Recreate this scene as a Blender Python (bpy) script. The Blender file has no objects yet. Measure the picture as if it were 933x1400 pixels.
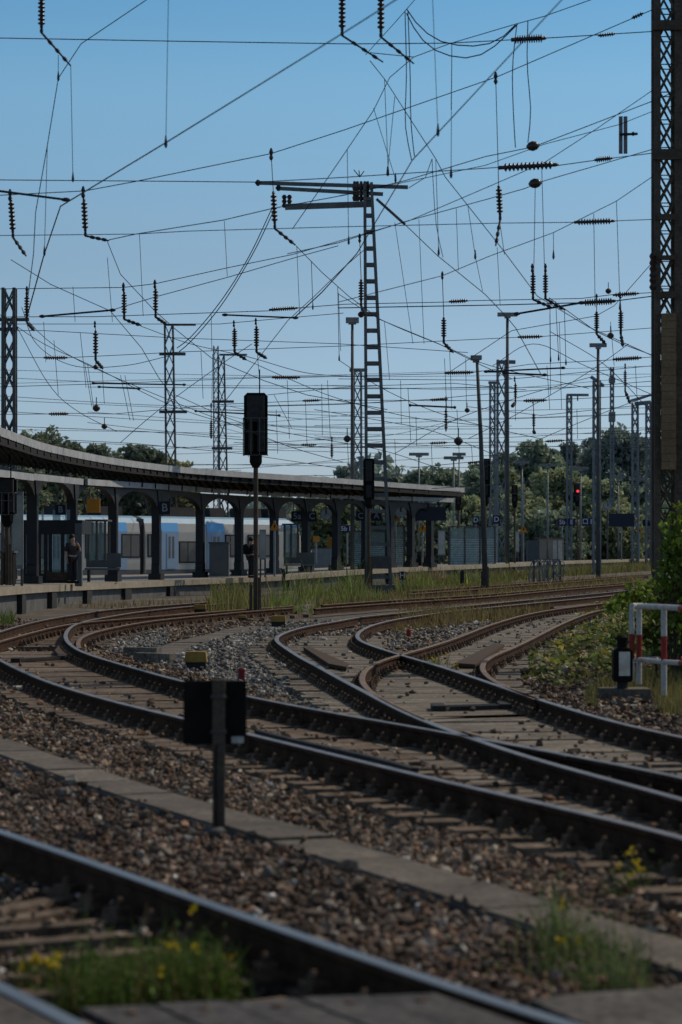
import bpy, math, random
import numpy as np
from mathutils import Vector, Matrix

random.seed(11)
rng = np.random.default_rng(11)
sc = bpy.context.scene
COL = sc.collection
F, CX, Y0, H = 3400.0, 466.5, 756.0, 1.5      # focal length (photo pixels), principal column, horizon row, eye height
SL = 0.003                                     # the line climbs gently beyond 60 m

def zr(D): return SL * max(0.0, D - 60.0)      # rail-top level
def P(px, py, D): return Vector(((px - CX) * D / F, D, H - (py - Y0) * D / F))
def X(px, D): return (px - CX) * D / F
def G(px, py, dz=0.0):                         # a spot on the ground / rail plane
    dy = max(py - Y0, 1.0)
    D = F * (H - dz) / dy
    if D > 60: D = F * (H - dz + 60 * SL) / (dy + F * SL)
    return Vector(((px - CX) * D / F, D, zr(D) + dz))

# ---------------------------------------------------------------- materials
MATS = {}
def mat(name, col, rough=0.8, metal=0.0, var=0.3, scale=6.0, bump=0.0, col2=None, spec=0.3, detail=4, vcol=False, stretch=None, fine=0.0, objrand=0.0):
    if name in MATS: return MATS[name]
    m = bpy.data.materials.new(name); m.use_nodes = True
    nt = m.node_tree; N = nt.nodes; L = nt.links
    b = N['Principled BSDF']
    b.inputs['Roughness'].default_value = rough; b.inputs['Metallic'].default_value = metal
    b.inputs['Specular IOR Level'].default_value = spec
    tc = N.new('ShaderNodeTexCoord'); mp = N.new('ShaderNodeMapping')
    L.new(tc.outputs['Object'], mp.inputs['Vector'])
    if stretch: mp.inputs['Scale'].default_value = stretch
    no = N.new('ShaderNodeTexNoise'); no.inputs['Scale'].default_value = scale; no.inputs['Detail'].default_value = detail
    no.inputs['Roughness'].default_value = 0.65
    L.new(mp.outputs['Vector'], no.inputs['Vector'])
    rp = N.new('ShaderNodeValToRGB')
    c2 = col2 or tuple(min(1, c * (1 + var)) for c in col)
    c1 = tuple(c * (1 - var) for c in col)
    rp.color_ramp.elements[0].position = 0.32; rp.color_ramp.elements[1].position = 0.68
    rp.color_ramp.elements[0].color = (*c1, 1); rp.color_ramp.elements[1].color = (*c2, 1)
    L.new(no.outputs['Fac'], rp.inputs['Fac'])
    out = rp.outputs['Color']
    if fine:
        n2 = N.new('ShaderNodeTexNoise'); n2.inputs['Scale'].default_value = scale * 9; n2.inputs['Detail'].default_value = 3
        L.new(mp.outputs['Vector'], n2.inputs['Vector'])
        mr = N.new('ShaderNodeMapRange'); mr.inputs['From Min'].default_value = .3; mr.inputs['From Max'].default_value = .7
        mr.inputs['To Min'].default_value = 1 - fine; mr.inputs['To Max'].default_value = 1 + fine
        L.new(n2.outputs['Fac'], mr.inputs['Value'])
        mx = N.new('ShaderNodeVectorMath'); mx.operation = 'SCALE'
        L.new(out, mx.inputs[0]); L.new(mr.outputs[0], mx.inputs['Scale']); out = mx.outputs[0]
    if objrand:
        oi = N.new('ShaderNodeObjectInfo'); m2 = N.new('ShaderNodeMapRange'); m2.inputs['To Min'].default_value = 1 - objrand; m2.inputs['To Max'].default_value = 1 + objrand
        L.new(oi.outputs['Random'], m2.inputs['Value']); m3 = N.new('ShaderNodeVectorMath'); m3.operation = 'SCALE'; L.new(out, m3.inputs[0]); L.new(m2.outputs[0], m3.inputs['Scale']); out = m3.outputs[0]
    if vcol:
        at = N.new('ShaderNodeAttribute'); at.attribute_name = 'Col'
        mx = N.new('ShaderNodeMix'); mx.data_type = 'RGBA'; mx.blend_type = 'MULTIPLY'; mx.inputs['Factor'].default_value = 1.0
        L.new(out, mx.inputs['A']); L.new(at.outputs['Color'], mx.inputs['B']); out = mx.outputs['Result']
    L.new(out, b.inputs['Base Color'])
    if bump:
        bp = N.new('ShaderNodeBump'); bp.inputs['Strength'].default_value = bump; bp.inputs['Distance'].default_value = 0.02
        L.new(no.outputs['Fac'], bp.inputs['Height']); L.new(bp.outputs['Normal'], b.inputs['Normal'])
    MATS[name] = m
    return m

def leafmat(name, col, trans=0.35):
    if name in MATS: return MATS[name]
    m = bpy.data.materials.new(name); m.use_nodes = True
    nt = m.node_tree; N = nt.nodes; L = nt.links
    b = N['Principled BSDF']; b.inputs['Roughness'].default_value = 0.6; b.inputs['Specular IOR Level'].default_value = 0.25
    at = N.new('ShaderNodeAttribute'); at.attribute_name = 'Col'
    mx = N.new('ShaderNodeMix'); mx.data_type = 'RGBA'; mx.blend_type = 'MULTIPLY'; mx.inputs['Factor'].default_value = 1.0
    mx.inputs['A'].default_value = (*col, 1); L.new(at.outputs['Color'], mx.inputs['B'])
    L.new(mx.outputs['Result'], b.inputs['Base Color'])
    t = N.new('ShaderNodeBsdfTranslucent'); L.new(mx.outputs['Result'], t.inputs['Color'])
    s = N.new('ShaderNodeMixShader'); s.inputs['Fac'].default_value = trans
    L.new(b.outputs[0], s.inputs[1]); L.new(t.outputs[0], s.inputs[2])
    L.new(s.outputs[0], N['Material Output'].inputs['Surface'])
    MATS[name] = m
    return m

def glassmat(name, tint, alpha):
    if name in MATS: return MATS[name]
    m = bpy.data.materials.new(name); m.use_nodes = True
    nt = m.node_tree; N = nt.nodes; L = nt.links
    b = N['Principled BSDF']; b.inputs['Base Color'].default_value = (*tint, 1); b.inputs['Roughness'].default_value = 0.12
    t = N.new('ShaderNodeBsdfTransparent'); t.inputs['Color'].default_value = (.75, .85, .85, 1)
    s = N.new('ShaderNodeMixShader'); s.inputs['Fac'].default_value = alpha
    L.new(t.outputs[0], s.inputs[1]); L.new(b.outputs[0], s.inputs[2])
    L.new(s.outputs[0], N['Material Output'].inputs['Surface'])
    MATS[name] = m
    return m

def lampmat(name, col, e):
    m = bpy.data.materials.new(name); m.use_nodes = True
    b = m.node_tree.nodes['Principled BSDF']
    b.inputs['Base Color'].default_value = (*col, 1)
    b.inputs['Emission Color'].default_value = (*col, 1); b.inputs['Emission Strength'].default_value = e
    MATS[name] = m
    return m

M_rust = mat('rail rust', (.052, .029, .018), .92, 0, .45, 5, .3, fine=.3, spec=.08)
M_shine = mat('polished rail head', (.30, .285, .27), .42, .9, .15, 3)
M_steel = mat('worn rail head', (.30, .25, .215), .42, .75, .3, 3)
M_steel_dull = mat('dull rail head', (.21, .145, .10), .65, .35, .35, 3)
M_sleeper = mat('weathered sleeper', (.135, .103, .076), .95, 0, .45, 2.2, .3, fine=.5, objrand=.2, stretch=(1, 1, 1))
M_sleeper2 = mat('grey sleeper', (.165, .146, .120), .95, 0, .35, 2.0, .3, fine=.4, objrand=.13)
M_clip = mat('rail fastener iron', (.11, .072, .048), .75, .2, .4, 14)
M_ballast = mat('ballast bed', (.085, .066, .052), .95, 0, .45, 7, .8, fine=.6)
M_stone = mat('ballast stone', (.62, .62, .62), .9, 0, .3, 12, .2, vcol=True, fine=.25)
M_conc = mat('grey concrete', (.118, .102, .084), .9, 0, .35, 2.6, .3, fine=.35, objrand=.13)
M_concd = mat('dark concrete', (.10, .10, .098), .92, 0, .3, 1.2, .1, fine=.2)
M_slab = mat('platform edge slab', (.27, .235, .18), .9, 0, .15, .8, .1, fine=.15)
M_pave = mat('platform paving', (.26, .245, .22), .88, 0, .12, 1.0, fine=.12)
M_asph = mat('crossing asphalt', (.085, .078, .070), .92, 0, .4, 3, .3, fine=.5)
M_rubber = mat('crossing panel', (.060, .056, .054), .85, 0, .45, 3.0, .3, fine=.5)
M_galv = mat('galvanised steel', (.22, .235, .25), .55, .4, .2, 2)
M_galvd = mat('weathered mast steel', (.085, .09, .092), .7, .2, .3, 2)
M_masthaze = mat('hazed mast steel', (.19, .215, .235), .75, .1, .2, 1)  # far masts: distance haze painted in as a lighter, bluer steel
M_wire = mat('overhead wire', (.028, .032, .040), .6, .3, .15, 2)
M_wirehaze = mat('hazed overhead wire', (.085, .105, .125), .7, .1, .15, 2)  # far wires lightened in colour to stand in for distance haze
M_ins = mat('brown glazed insulator', (.030, .018, .016), .3, 0, .2, 4, spec=.5)
M_black = mat('black signal paint', (.012, .011, .010), .75, 0, .3, 5, spec=.08)
M_blackw = mat('worn black paint', (.026, .025, .025), .75, 0, .4, 6, fine=.3)
M_post = mat('weathered post', (.078, .060, .044), .85, 0, .3, 6, .2, fine=.3)
M_white = mat('white paint', (.44, .43, .41), .6, 0, .2, 4, fine=.2)
M_red = mat('red paint', (.26, .022, .018), .55, 0, .2, 4, fine=.1)
M_yel = mat('faded yellow paint', (.30, .19, .05), .8, 0, .35, 6, fine=.2)
M_orange = mat('orange panel', (.50, .20, .02), .6, 0, .12, 4)
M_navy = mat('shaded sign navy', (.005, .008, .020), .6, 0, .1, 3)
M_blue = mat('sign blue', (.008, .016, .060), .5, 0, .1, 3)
M_sblue = mat('display blue', (.008, .013, .035), .35, 0, .2, 3)
M_roofm = mat('canopy roof felt', (.36, .37, .38), .8, 0, .15, 1.2, fine=.1)
M_fascia = mat('canopy fascia', (.34, .355, .37), .75, 0, .18, 1.5, fine=.12)
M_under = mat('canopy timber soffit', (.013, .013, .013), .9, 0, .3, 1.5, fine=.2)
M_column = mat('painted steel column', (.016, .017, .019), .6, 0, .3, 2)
M_troof = mat('train roof paint', (.24, .42, .58), .5, 0, .1, 1)
M_train = mat('train cream paint', (.46, .44, .40), .35, 0, .05, 1, spec=.5)
M_tblue = mat('train blue paint', (.14, .42, .80), .35, 0, .06, 1, spec=.5)
M_tdoor = mat('train door blue', (.30, .41, .55), .4, 0, .08, 1)
M_twin = mat('train window', (.11, .105, .10), .12, 0, .12, 1, spec=.6)
M_tdark = mat('train underframe', (.025, .025, .027), .8, 0, .3, 2)
M_grey = mat('grey cabinet paint', (.10, .11, .115), .65, 0, .15, 2)
M_hut = mat('hut render', (.30, .255, .20), .9, 0, .12, 1.5, fine=.1)
M_trunk = mat('tree bark', (.06, .048, .038), .9, 0, .3, 2)
M_skin = mat('skin', (.42, .25, .18), .6)
M_shirt = mat('dark shirt', (.03, .028, .035), .8)
M_trous = mat('dark trousers', (.018, .018, .022), .8)
M_hair = mat('dark hair', (.012, .01, .009), .7)
M_glass = glassmat('shelter glass', (.30, .40, .40), .42)
M_wood = mat('old timber', (.07, .045, .03), .9, 0, .3, 3, .3, fine=.3, stretch=(1, 8, 1))
M_brownw = mat('counterweight concrete', (.20, .135, .075), .85, 0, .2, 3, fine=.2)
M_redlamp = lampmat('lit red signal lamp', (1.0, .04, .05), 1.4)
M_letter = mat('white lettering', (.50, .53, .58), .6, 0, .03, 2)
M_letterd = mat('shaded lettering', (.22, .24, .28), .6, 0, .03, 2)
L_grass = leafmat('grass blades', (1, 1, 1), .4)
L_leaf = leafmat('leaves', (1, 1, 1), .35)
L_tree = leafmat('tree leaves', (1, 1, 1), .30)

# ---------------------------------------------------------------- mesh building
ORG = {}
def tag(o, label=None, cat=None, group=None, kind=None):
    if label: o['label'] = label
    if cat: o['category'] = cat
    if group: o['group'] = group
    if kind: o['kind'] = kind
    return o

def thing(name, label, cat, loc=(0, 0, 0), group=None):
    o = bpy.data.objects.new(name, None); COL.objects.link(o)
    o.location = loc; o.empty_display_size = .2
    ORG[o.name] = Vector(loc)
    return tag(o, label, cat, group)

class MB:
    def __init__(s): s.v = []; s.f = []; s.mi = []
    def add(s, vs, fs, mi=0):
        n = len(s.v); s.v += [tuple(v) for v in vs]
        s.f += [tuple(i + n for i in f) for f in fs]; s.mi += [mi] * len(fs)
        return s
    def frame(s, c, ax, ay, az, mi=0):          # box from centre + half axes
        c = Vector(c); vs = []
        for k in (-1, 1):
            for j in (-1, 1):
                for i in (-1, 1): vs.append(c + ax * i + ay * j + az * k)
        s.add(vs, [(0, 2, 3, 1), (4, 5, 7, 6), (0, 1, 5, 4), (2, 6, 7, 3), (0, 4, 6, 2), (1, 3, 7, 5)], mi); return s
    def box(s, c, size, rz=0, mi=0):
        ca, sa = math.cos(rz), math.sin(rz)
        return s.frame(c, Vector((ca, sa, 0)) * size[0] / 2, Vector((-sa, ca, 0)) * size[1] / 2, Vector((0, 0, size[2] / 2)), mi)
    def bar(s, p, q, w, h=None, mi=0, up=None):
        p = Vector(p); q = Vector(q); d = q - p
        if d.length < 1e-6: return s
        u = Vector(up) if up else Vector((0, 0, 1))
        if abs(d.normalized().dot(u)) > .98: u = Vector((0, 1, 0))
        a = d.cross(u).normalized(); b = a.cross(d).normalized()
        return s.frame((p + q) / 2, a * w / 2, d / 2, b * (h or w) / 2, mi)
    def tube(s, pts, r, n=6, mi=0, caps=True):
        pts = [Vector(p) for p in pts]
        if len(pts) < 2: return s
        rs = r if isinstance(r, (list, tuple)) else [r] * len(pts)
        vs = []; fs = []; prev = None
        for i, p in enumerate(pts):
            d = (pts[min(i + 1, len(pts) - 1)] - pts[max(i - 1, 0)])
            d = d.normalized() if d.length > 1e-9 else Vector((0, 0, 1))
            u = prev if prev is not None and abs(prev.dot(d)) < .95 else (Vector((0, 0, 1)) if abs(d.z) < .9 else Vector((1, 0, 0)))
            a = d.cross(u).normalized(); b = a.cross(d).normalized(); prev = b
            for k in range(n):
                t = 2 * math.pi * k / n
                vs.append(p + (a * math.cos(t) + b * math.sin(t)) * rs[i])
        for i in range(len(pts) - 1):
            for k in range(n):
                k2 = (k + 1) % n
                fs.append((i * n + k, i * n + k2, (i + 1) * n + k2, (i + 1) * n + k))
        if caps:
            fs.append(tuple(range(n - 1, -1, -1))); fs.append(tuple((len(pts) - 1) * n + k for k in range(n)))
        s.add(vs, fs, mi); return s
    def lathe(s, p, prof, n=12, axis=(0, 0, 1), mi=0):
        p = Vector(p); d = Vector(axis).normalized()
        u = Vector((0, 0, 1)) if abs(d.z) < .9 else Vector((1, 0, 0))
        a = d.cross(u).normalized(); b = a.cross(d).normalized(); vs = []; fs = []
        for r, z in prof:
            for k in range(n):
                t = 2 * math.pi * k / n
                vs.append(p + d * z + (a * math.cos(t) + b * math.sin(t)) * max(r, 1e-4))
        for i in range(len(prof) - 1):
            for k in range(n):
                k2 = (k + 1) % n
                fs.append((i * n + k, i * n + k2, (i + 1) * n + k2, (i + 1) * n + k))
        fs.append(tuple(range(n - 1, -1, -1))); fs.append(tuple((len(prof) - 1) * n + k for k in range(n)))
        s.add(vs, fs, mi); return s
    def prism(s, poly, vec, mi=0):
        vec = Vector(vec); n = len(poly)
        vs = [Vector(p) for p in poly] + [Vector(p) + vec for p in poly]
        fs = [tuple(range(n)), tuple(range(2 * n - 1, n - 1, -1))] + [(i, i + n, (i + 1) % n + n, (i + 1) % n) for i in range(n)]
        s.add(vs, fs, mi); return s
    def build(s, name, mats, parent=None, smooth=False):
        if not isinstance(mats, (list, tuple)): mats = [mats]
        vs = np.array(s.v, float)
        if parent is not None: org = ORG[parent.name]
        else:
            lo = vs.min(0); hi = vs.max(0); org = Vector(((lo[0] + hi[0]) / 2, (lo[1] + hi[1]) / 2, lo[2]))
        me = bpy.data.meshes.new(name)
        me.from_pydata([tuple(v) for v in vs - np.array(org)], [], s.f)
        for m in mats: me.materials.append(m)
        if len(mats) > 1: me.polygons.foreach_set('material_index', s.mi)
        if smooth: me.polygons.foreach_set('use_smooth', [True] * len(me.polygons))
        o = bpy.data.objects.new(name, me); COL.objects.link(o)
        if parent is not None: o.parent = parent; ORG[o.name] = ORG[parent.name]
        else: o.location = org; ORG[o.name] = Vector(org)
        return o

def raw_mesh(name, V, faces_n, loops, mat_, cols=None, smooth=False, origin=(0, 0, 0), parent=None):
    """big meshes from numpy: V (n,3), all faces with faces_n corners, loops flat, cols per face"""
    org = np.array(ORG[parent.name]) if parent is not None else np.array(origin, float)
    me = bpy.data.meshes.new(name)
    nf = len(loops) // faces_n
    me.vertices.add(len(V)); me.vertices.foreach_set('co', (V - org).astype(np.float32).ravel())
    me.loops.add(len(loops)); me.loops.foreach_set('vertex_index', loops.astype(np.int32))
    me.polygons.add(nf); me.polygons.foreach_set('loop_start', np.arange(0, len(loops), faces_n, dtype=np.int32))
    me.update(calc_edges=True)
    if cols is not None:
        a = me.attributes.new('Col', 'FLOAT_COLOR', 'FACE')
        a.data.foreach_set('color', np.c_[cols, np.ones(len(cols))].astype(np.float32).ravel())
    me.polygons.foreach_set('use_smooth', np.full(nf, bool(smooth)))
    me.materials.append(mat_); me.validate()
    o = bpy.data.objects.new(name, me); COL.objects.link(o)
    if parent is not None: o.parent = parent; ORG[o.name] = ORG[parent.name]
    else: o.location = tuple(org); ORG[o.name] = Vector(tuple(org))
    return o

def lettering(parent, s, c, size, mat_=None, name='lettering', spacing=1.0):
    cu = bpy.data.curves.new(name, 'FONT'); cu.body = s; cu.size = size
    cu.align_x = 'CENTER'; cu.align_y = 'CENTER'; cu.extrude = .004; cu.space_character = spacing; cu.offset = size * .012
    tmp = bpy.data.objects.new('tmp', cu); COL.objects.link(tmp)
    me = bpy.data.meshes.new_from_object(tmp.evaluated_get(bpy.context.evaluated_depsgraph_get()))
    bpy.data.objects.remove(tmp); bpy.data.curves.remove(cu)
    me.name = name; me.materials.clear(); me.materials.append(mat_ or M_letter)
    o = bpy.data.objects.new(name, me); COL.objects.link(o)
    o.parent = parent; o.location = Vector(c) - ORG[parent.name]; o.rotation_euler = (math.pi / 2, 0, 0)
    return o

def spline(pts, step=.3, smooth=4):
    p = [np.array(q, float) for q in pts]
    p = [2 * p[0] - p[1]] + p + [2 * p[-1] - p[-2]]
    out = []
    for i in range(1, len(p) - 2):
        n = max(2, int(np.linalg.norm(p[i + 1] - p[i]) / step))
        for k in range(n):
            t = k / n; a, b, c, d = p[i - 1], p[i], p[i + 1], p[i + 2]
            # centripetal-ish Catmull-Rom
            out.append(.5 * ((2 * b) + (-a + c) * t + (2 * a - 5 * b + 4 * c - d) * t * t + (-a + 3 * b - 3 * c + d) * t ** 3))
    out.append(p[-2]); q = np.array(out)
    seg = np.r_[0, np.cumsum(np.linalg.norm(np.diff(q, axis=0), axis=1))]
    s = np.linspace(0, seg[-1], max(3, int(seg[-1] / step)))
    q = np.stack([np.interp(s, seg, q[:, k]) for k in range(q.shape[1])], 1)
    for _ in range(smooth * 6): q[1:-1] = .25 * q[:-2] + .5 * q[1:-1] + .25 * q[2:]
    return q

# ---------------------------------------------------------------- camera, sky, sun
cam = bpy.data.cameras.new('Camera'); co = bpy.data.objects.new('Camera', cam); COL.objects.link(co)
co.location = (0, 0, H); co.rotation_euler = (math.pi / 2, 0, 0)
cam.sensor_fit = 'VERTICAL'; cam.sensor_height = 36; cam.sensor_width = 24; cam.lens = F / 1400 * 36
cam.shift_y = (Y0 - 700) / 1400; cam.clip_start = .5; cam.clip_end = 6000
cam.dof.use_dof = True; cam.dof.focus_distance = 62; cam.dof.aperture_fstop = 3.0
sc.camera = co

SUN = Vector((.72, .42, .80)).normalized()
w = bpy.data.worlds.new('World'); sc.world = w; w.use_nodes = True
N = w.node_tree.nodes; L = w.node_tree.links; bg = N['Background']
sky = N.new('ShaderNodeTexSky'); sky.sky_type = 'NISHITA'; sky.sun_disc = False
sky.sun_elevation = math.asin(SUN.z); sky.sun_rotation = math.atan2(SUN.x, SUN.y)
sky.air_density = 1.0; sky.dust_density = .6; sky.ozone_density = 1.5
tc = N.new('ShaderNodeTexCoord'); sx = N.new('ShaderNodeSeparateXYZ'); L.new(tc.outputs['Generated'], sx.inputs[0])
rp = N.new('ShaderNodeValToRGB'); L.new(sx.outputs['Z'], rp.inputs['Fac'])
SKYRAMP = [(0.0, (.49, .60, .95)), (.05, (.487, .59, .81)), (.116, (.489, .575, .667)), (.184, (.49, .70, .77)), (.22, (.38, .655, .76)), (.33, (.40, .56, .60)), (.55, (.72, .55, .42))]
rp.color_ramp.elements[0].position, rp.color_ramp.elements[0].color = SKYRAMP[0][0], (*SKYRAMP[0][1], 1)
rp.color_ramp.elements[1].position, rp.color_ramp.elements[1].color = SKYRAMP[-1][0], (*SKYRAMP[-1][1], 1)
for p_, c_ in SKYRAMP[1:-1]:
    e = rp.color_ramp.elements.new(p_); e.color = (*c_, 1)
mx = N.new('ShaderNodeMix'); mx.data_type = 'RGBA'; mx.blend_type = 'MULTIPLY'; mx.inputs['Factor'].default_value = 1
L.new(sky.outputs[0], mx.inputs['A']); L.new(rp.outputs['Color'], mx.inputs['B']); L.new(mx.outputs['Result'], bg.inputs['Color'])
bg.inputs['Strength'].default_value = .13
sl = bpy.data.lights.new('Sun', 'SUN'); so = bpy.data.objects.new('Sun', sl); COL.objects.link(so)
sl.energy = 2.4; sl.angle = math.radians(.5); sl.color = (1, .87, .70)
so.rotation_euler = SUN.to_track_quat('Z', 'Y').to_euler()
sc.view_settings.view_transform = 'Standard'; sc.view_settings.look = 'None'; sc.view_settings.exposure = 0
# ================================================================ GROUND
def zr(D): return SL * min(max(0.0, D - 60.0), 250.0)
def ground_mat():
    m = mat('ground gravel and dry soil', (.105, .090, .074), .95, 0, .4, .35, .5, fine=.45, detail=8)
    return m
g = MB(); rows = [2.5, 5, 8, 11, 14, 18, 22, 27, 33, 40, 48, 58, 60, 70, 85, 105, 130, 160, 200, 250, 310, 400, 600, 1000, 2000, 4500]
ncol = 24
for D in rows:
    for k in range(ncol + 1):
        t = k / ncol * 2 - 1
        g.v.append((t * (40 + 1.0 * D), D, zr(D) - .255))
for r in range(len(rows) - 1):
    for k in range(ncol):
        a = r * (ncol + 1) + k
        g.f.append((a, a + 1, a + ncol + 2, a + ncol + 1)); g.mi.append(0)
o = g.build('ground', ground_mat()); tag(o, 'gravelly railway ground with dry soil between the tracks', 'ground', kind='structure')

# ================================================================ RAILS
PROF = [(-.036, -.004), (-.030, 0), (.030, 0), (.036, -.004), (.036, -.034), (.012, -.048), (.010, -.142), (.072, -.162), (.072, -.172),
        (-.072, -.172), (-.072, -.162), (-.010, -.142), (-.012, -.048), (-.036, -.034)]
def world_line(px, dz=0.0, step=.35, smooth=3):
    return spline([tuple(G(x, y, dz))[:2] for x, y in px], step, smooth)
def rail(parent, line, mats=None, name='rail', dz=0.0, scale=1.0, label=None):
    mats = mats or [M_rust, M_steel]
    b = MB(); n = len(PROF); q = line
    for i in range(len(q)):
        d = q[min(i + 1, len(q) - 1)] - q[max(i - 1, 0)]; d = d / np.linalg.norm(d); nx, ny = d[1], -d[0]
        z0 = zr(q[i][1]) + dz
        for ox, oz in PROF: b.v.append((q[i][0] + nx * ox * scale, q[i][1] + ny * ox * scale, z0 + oz))
    for i in range(len(q) - 1):
        for k in range(n):
            k2 = (k + 1) % n
            b.f.append((i * n + k, i * n + k2, (i + 1) * n + k2, (i + 1) * n + k)); b.mi.append(1 if k in (0, 1, 2) else 0)
    b.f.append(tuple(range(n))); b.mi.append(0)
    b.f.append(tuple((len(q) - 1) * n + k for k in range(n - 1, -1, -1))); b.mi.append(0)
    o = b.build(name, mats, parent)
    if label: o['label'] = label
    return o

R1 = [(1250, 1255), (1100, 1192), (933, 1142), (733, 1096), (583, 1062), (460, 1032), (340, 1003), (240, 979), (180, 965), (129, 951.5), (77, 936), (39, 921), (2, 903),
      (-22, 888), (-27, 880), (-20, 872), (0, 863), (51, 849), (103, 840), (154, 832.5), (193, 829.6), (240, 826), (320, 820)]
R2 = [(1250, 1145), (1100, 1102), (933, 1061), (808, 1037.5), (733, 1024), (677, 1013), (625, 1003.5), (580, 995.5), (470, 977), (417, 967), (340, 952), (240, 928.6), (180, 912),
      (129, 897), (110, 890), (95, 880), (89.5, 871), (91.5, 863), (98, 856), (108, 851.5), (131, 846), (165, 840), (195, 835.5), (240, 830.5), (320, 823.5)]
RB = [(-24, 884), (0, 876.5), (39, 865.6), (69, 858), (98, 852.5), (125, 849.2), (154, 847), (200, 843.5), (240, 840), (290, 836), (340, 832.5), (400, 828)]
R2b = [(108.5, 886), (106.5, 878), (112, 870.5), (129, 864), (154, 858), (180, 853), (206, 848.8), (240, 844.8), (300, 839), (345, 835), (400, 831)]
R3 = [(1250, 1195), (1100, 1140), (933, 1092), (808, 1058), (733, 1039), (662, 1014.5), (620, 1000), (583, 986.5), (537, 965.5), (498.6, 945), (460, 925), (436, 911.5), (410, 898),
      (394.6, 888), (380, 878), (377, 872.5), (384, 867), (397, 862), (415, 857), (436, 853), (470, 847.6), (493.5, 843), (563, 836), (614, 830), (660.6, 825.7), (700, 822), (731.6, 819), (796, 813), (868, 806), (930, 800)]
R4 = [(1250, 1072), (1100, 1042), (933, 1007.5), (868, 994), (827, 983.5), (770, 966), (718.8, 950), (693, 941), (653, 927.5), (614, 914.5), (576, 903), (550, 895.7), (532, 890), (511.5, 883.6),
      (496, 877.5), (489, 872.5), (488, 868), (493.5, 861.8), (506, 855.5), (527, 849.5), (552.6, 844.5), (583.5, 840), (614, 835.7), (660, 831), (731, 824), (796, 818), (868, 810.5), (930, 805)]
B3L = [(583, 984), (545, 967), (530, 959.5), (511, 948.5), (499, 939), (493.5, 929), (496, 920), (506, 910), (524, 901.5), (547, 895), (573, 888), (614, 875.4), (640, 865.6), (666, 855.5), (693, 847), (718.8, 840),
       (757, 833), (803.6, 827), (845, 822.4), (900, 817.5)]
B3R = [(735, 956), (700, 942.5), (681, 934), (668, 926), (660, 917), (658.5, 910.6), (663, 903), (673.5, 896), (693, 888.7), (718.8, 877), (744.5, 864), (770, 851.5), (796, 841), (814, 835.5), (832, 832), (870, 827.5), (930, 821)]
RA0 = [(-190, 1075), (-100, 1102), (0, 1136), (100, 1169), (190, 1200.5), (380, 1268), (560, 1331), (760, 1396), (980, 1465), (1300, 1560)]
RB0 = [(-260, 1235), (-130, 1286), (0, 1341), (110, 1398), (220, 1460), (420, 1570)]
def grow(q, d=9.0):                            # carry a rail straight on past the frame
    u = q[0] - q[min(8, len(q) - 1)]; u = u / np.linalg.norm(u); n = int(d / .35)
    return np.concatenate([np.stack([q[0] + u * .35 * (n - k) for k in range(n)]), q])
LN = {k: (grow(world_line(v)) if k in ('R1', 'R2', 'R3', 'R4') else world_line(v)) for k, v in dict(R1=R1, R2=R2, RB=RB, R2b=R2b, R3=R3, R4=R4, B3L=B3L, B3R=B3R, RA0=RA0, RB0=RB0).items()}

def near_dist(line, p):
    d = line - p; return np.sqrt((d * d).sum(1))
def sleepers(root, A, B, dmin, dmax, zoff=0.0, space=.47, ext=.48, wd=.21, gmax=1.95, gmin=1.0, mt=None, limit=100, twoclip=True):
    seg = np.r_[0, np.cumsum(np.linalg.norm(np.diff(A, axis=0), axis=1))]
    n = int(seg[-1] / space); made = 0
    for k in range(n):
        s = (k + .5) * space + random.uniform(-.02, .02)
        a = np.array([np.interp(s, seg, A[:, 0]), np.interp(s, seg, A[:, 1])])
        if not (dmin < a[1] < dmax): continue
        dd = near_dist(B, a); j = int(dd.argmin()); bb = B[j]; L_ = dd[j]
        if L_ > gmax or L_ < gmin: continue
        if abs(a[0] / a[1]) > .5 and abs(bb[0] / bb[1]) > .5: continue
        if made >= limit or bb[1] > dmax + 3: break
        made += 1
        u = (bb - a) / L_; z0 = zr(a[1]) - .172 + zoff
        jit = random.uniform(-.05, .05)
        p = Vector((*(a - u * (ext + jit)), z0 - .07)); q = Vector((*(bb + u * (ext - jit)), z0 - .07))
        m = MB(); m.bar(p, q, (wd if a[1] < 20 else wd * 1.95), .14)
        rz = math.atan2(u[1], u[0])
        for c in (a, bb):
            m.box((c[0], c[1], z0 + .006), (.34, .17, .022), rz, 1)
            for sgn in (-1, 1):
                e = np.array(c) + u * .115 * sgn
                m.box((e[0], e[1], z0 + .032), (.075, .10, .05), rz, 1)
                m.lathe((e[0], e[1], z0 + .05), [(.022, 0), (.022, .035), (.012, .05)], 6, mi=1)
        m.build('sleeper', [mt or M_sleeper, M_clip], root)

t0 = thing('railway_track', 'foreground track with shiny rail heads running up to the dark crossing panel', 'railway track', (0, 9, 0), 'station throat tracks')
rail(t0, LN['RA0'], [M_rust, M_shine]); rail(t0, LN['RB0'], [M_rust, M_shine])
sleepers(t0, LN['RA0'], LN['RB0'], 8.7, 18, ext=.5, space=.44, wd=.135)
t1 = thing('railway_track', 'main track running from lower right across the middle and curling left below the platform', 'railway track', (0, 20, 0), 'station throat tracks')
rail(t1, LN['R1']); rail(t1, LN['R2'])
rail(t1, LN['RB'], [M_rust, M_steel_dull]); rail(t1, LN['R2b'], [M_rust, M_steel_dull])
sleepers(t1, LN['R1'], LN['R2'], 4.5, 42, limit=100)
sleepers(t1, LN['RB'], LN['R2b'], 44, 72, .006, .6, mt=M_sleeper, limit=40, gmin=.7)
gr = world_line([(352, 999), (363, 1003.5), (420, 1016), (500, 1034), (556, 1047), (567, 1052)], step=.3, smooth=1)
rail(t1, gr, [M_blackw, M_blackw], 'guard_rail', .012, .8)
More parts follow.
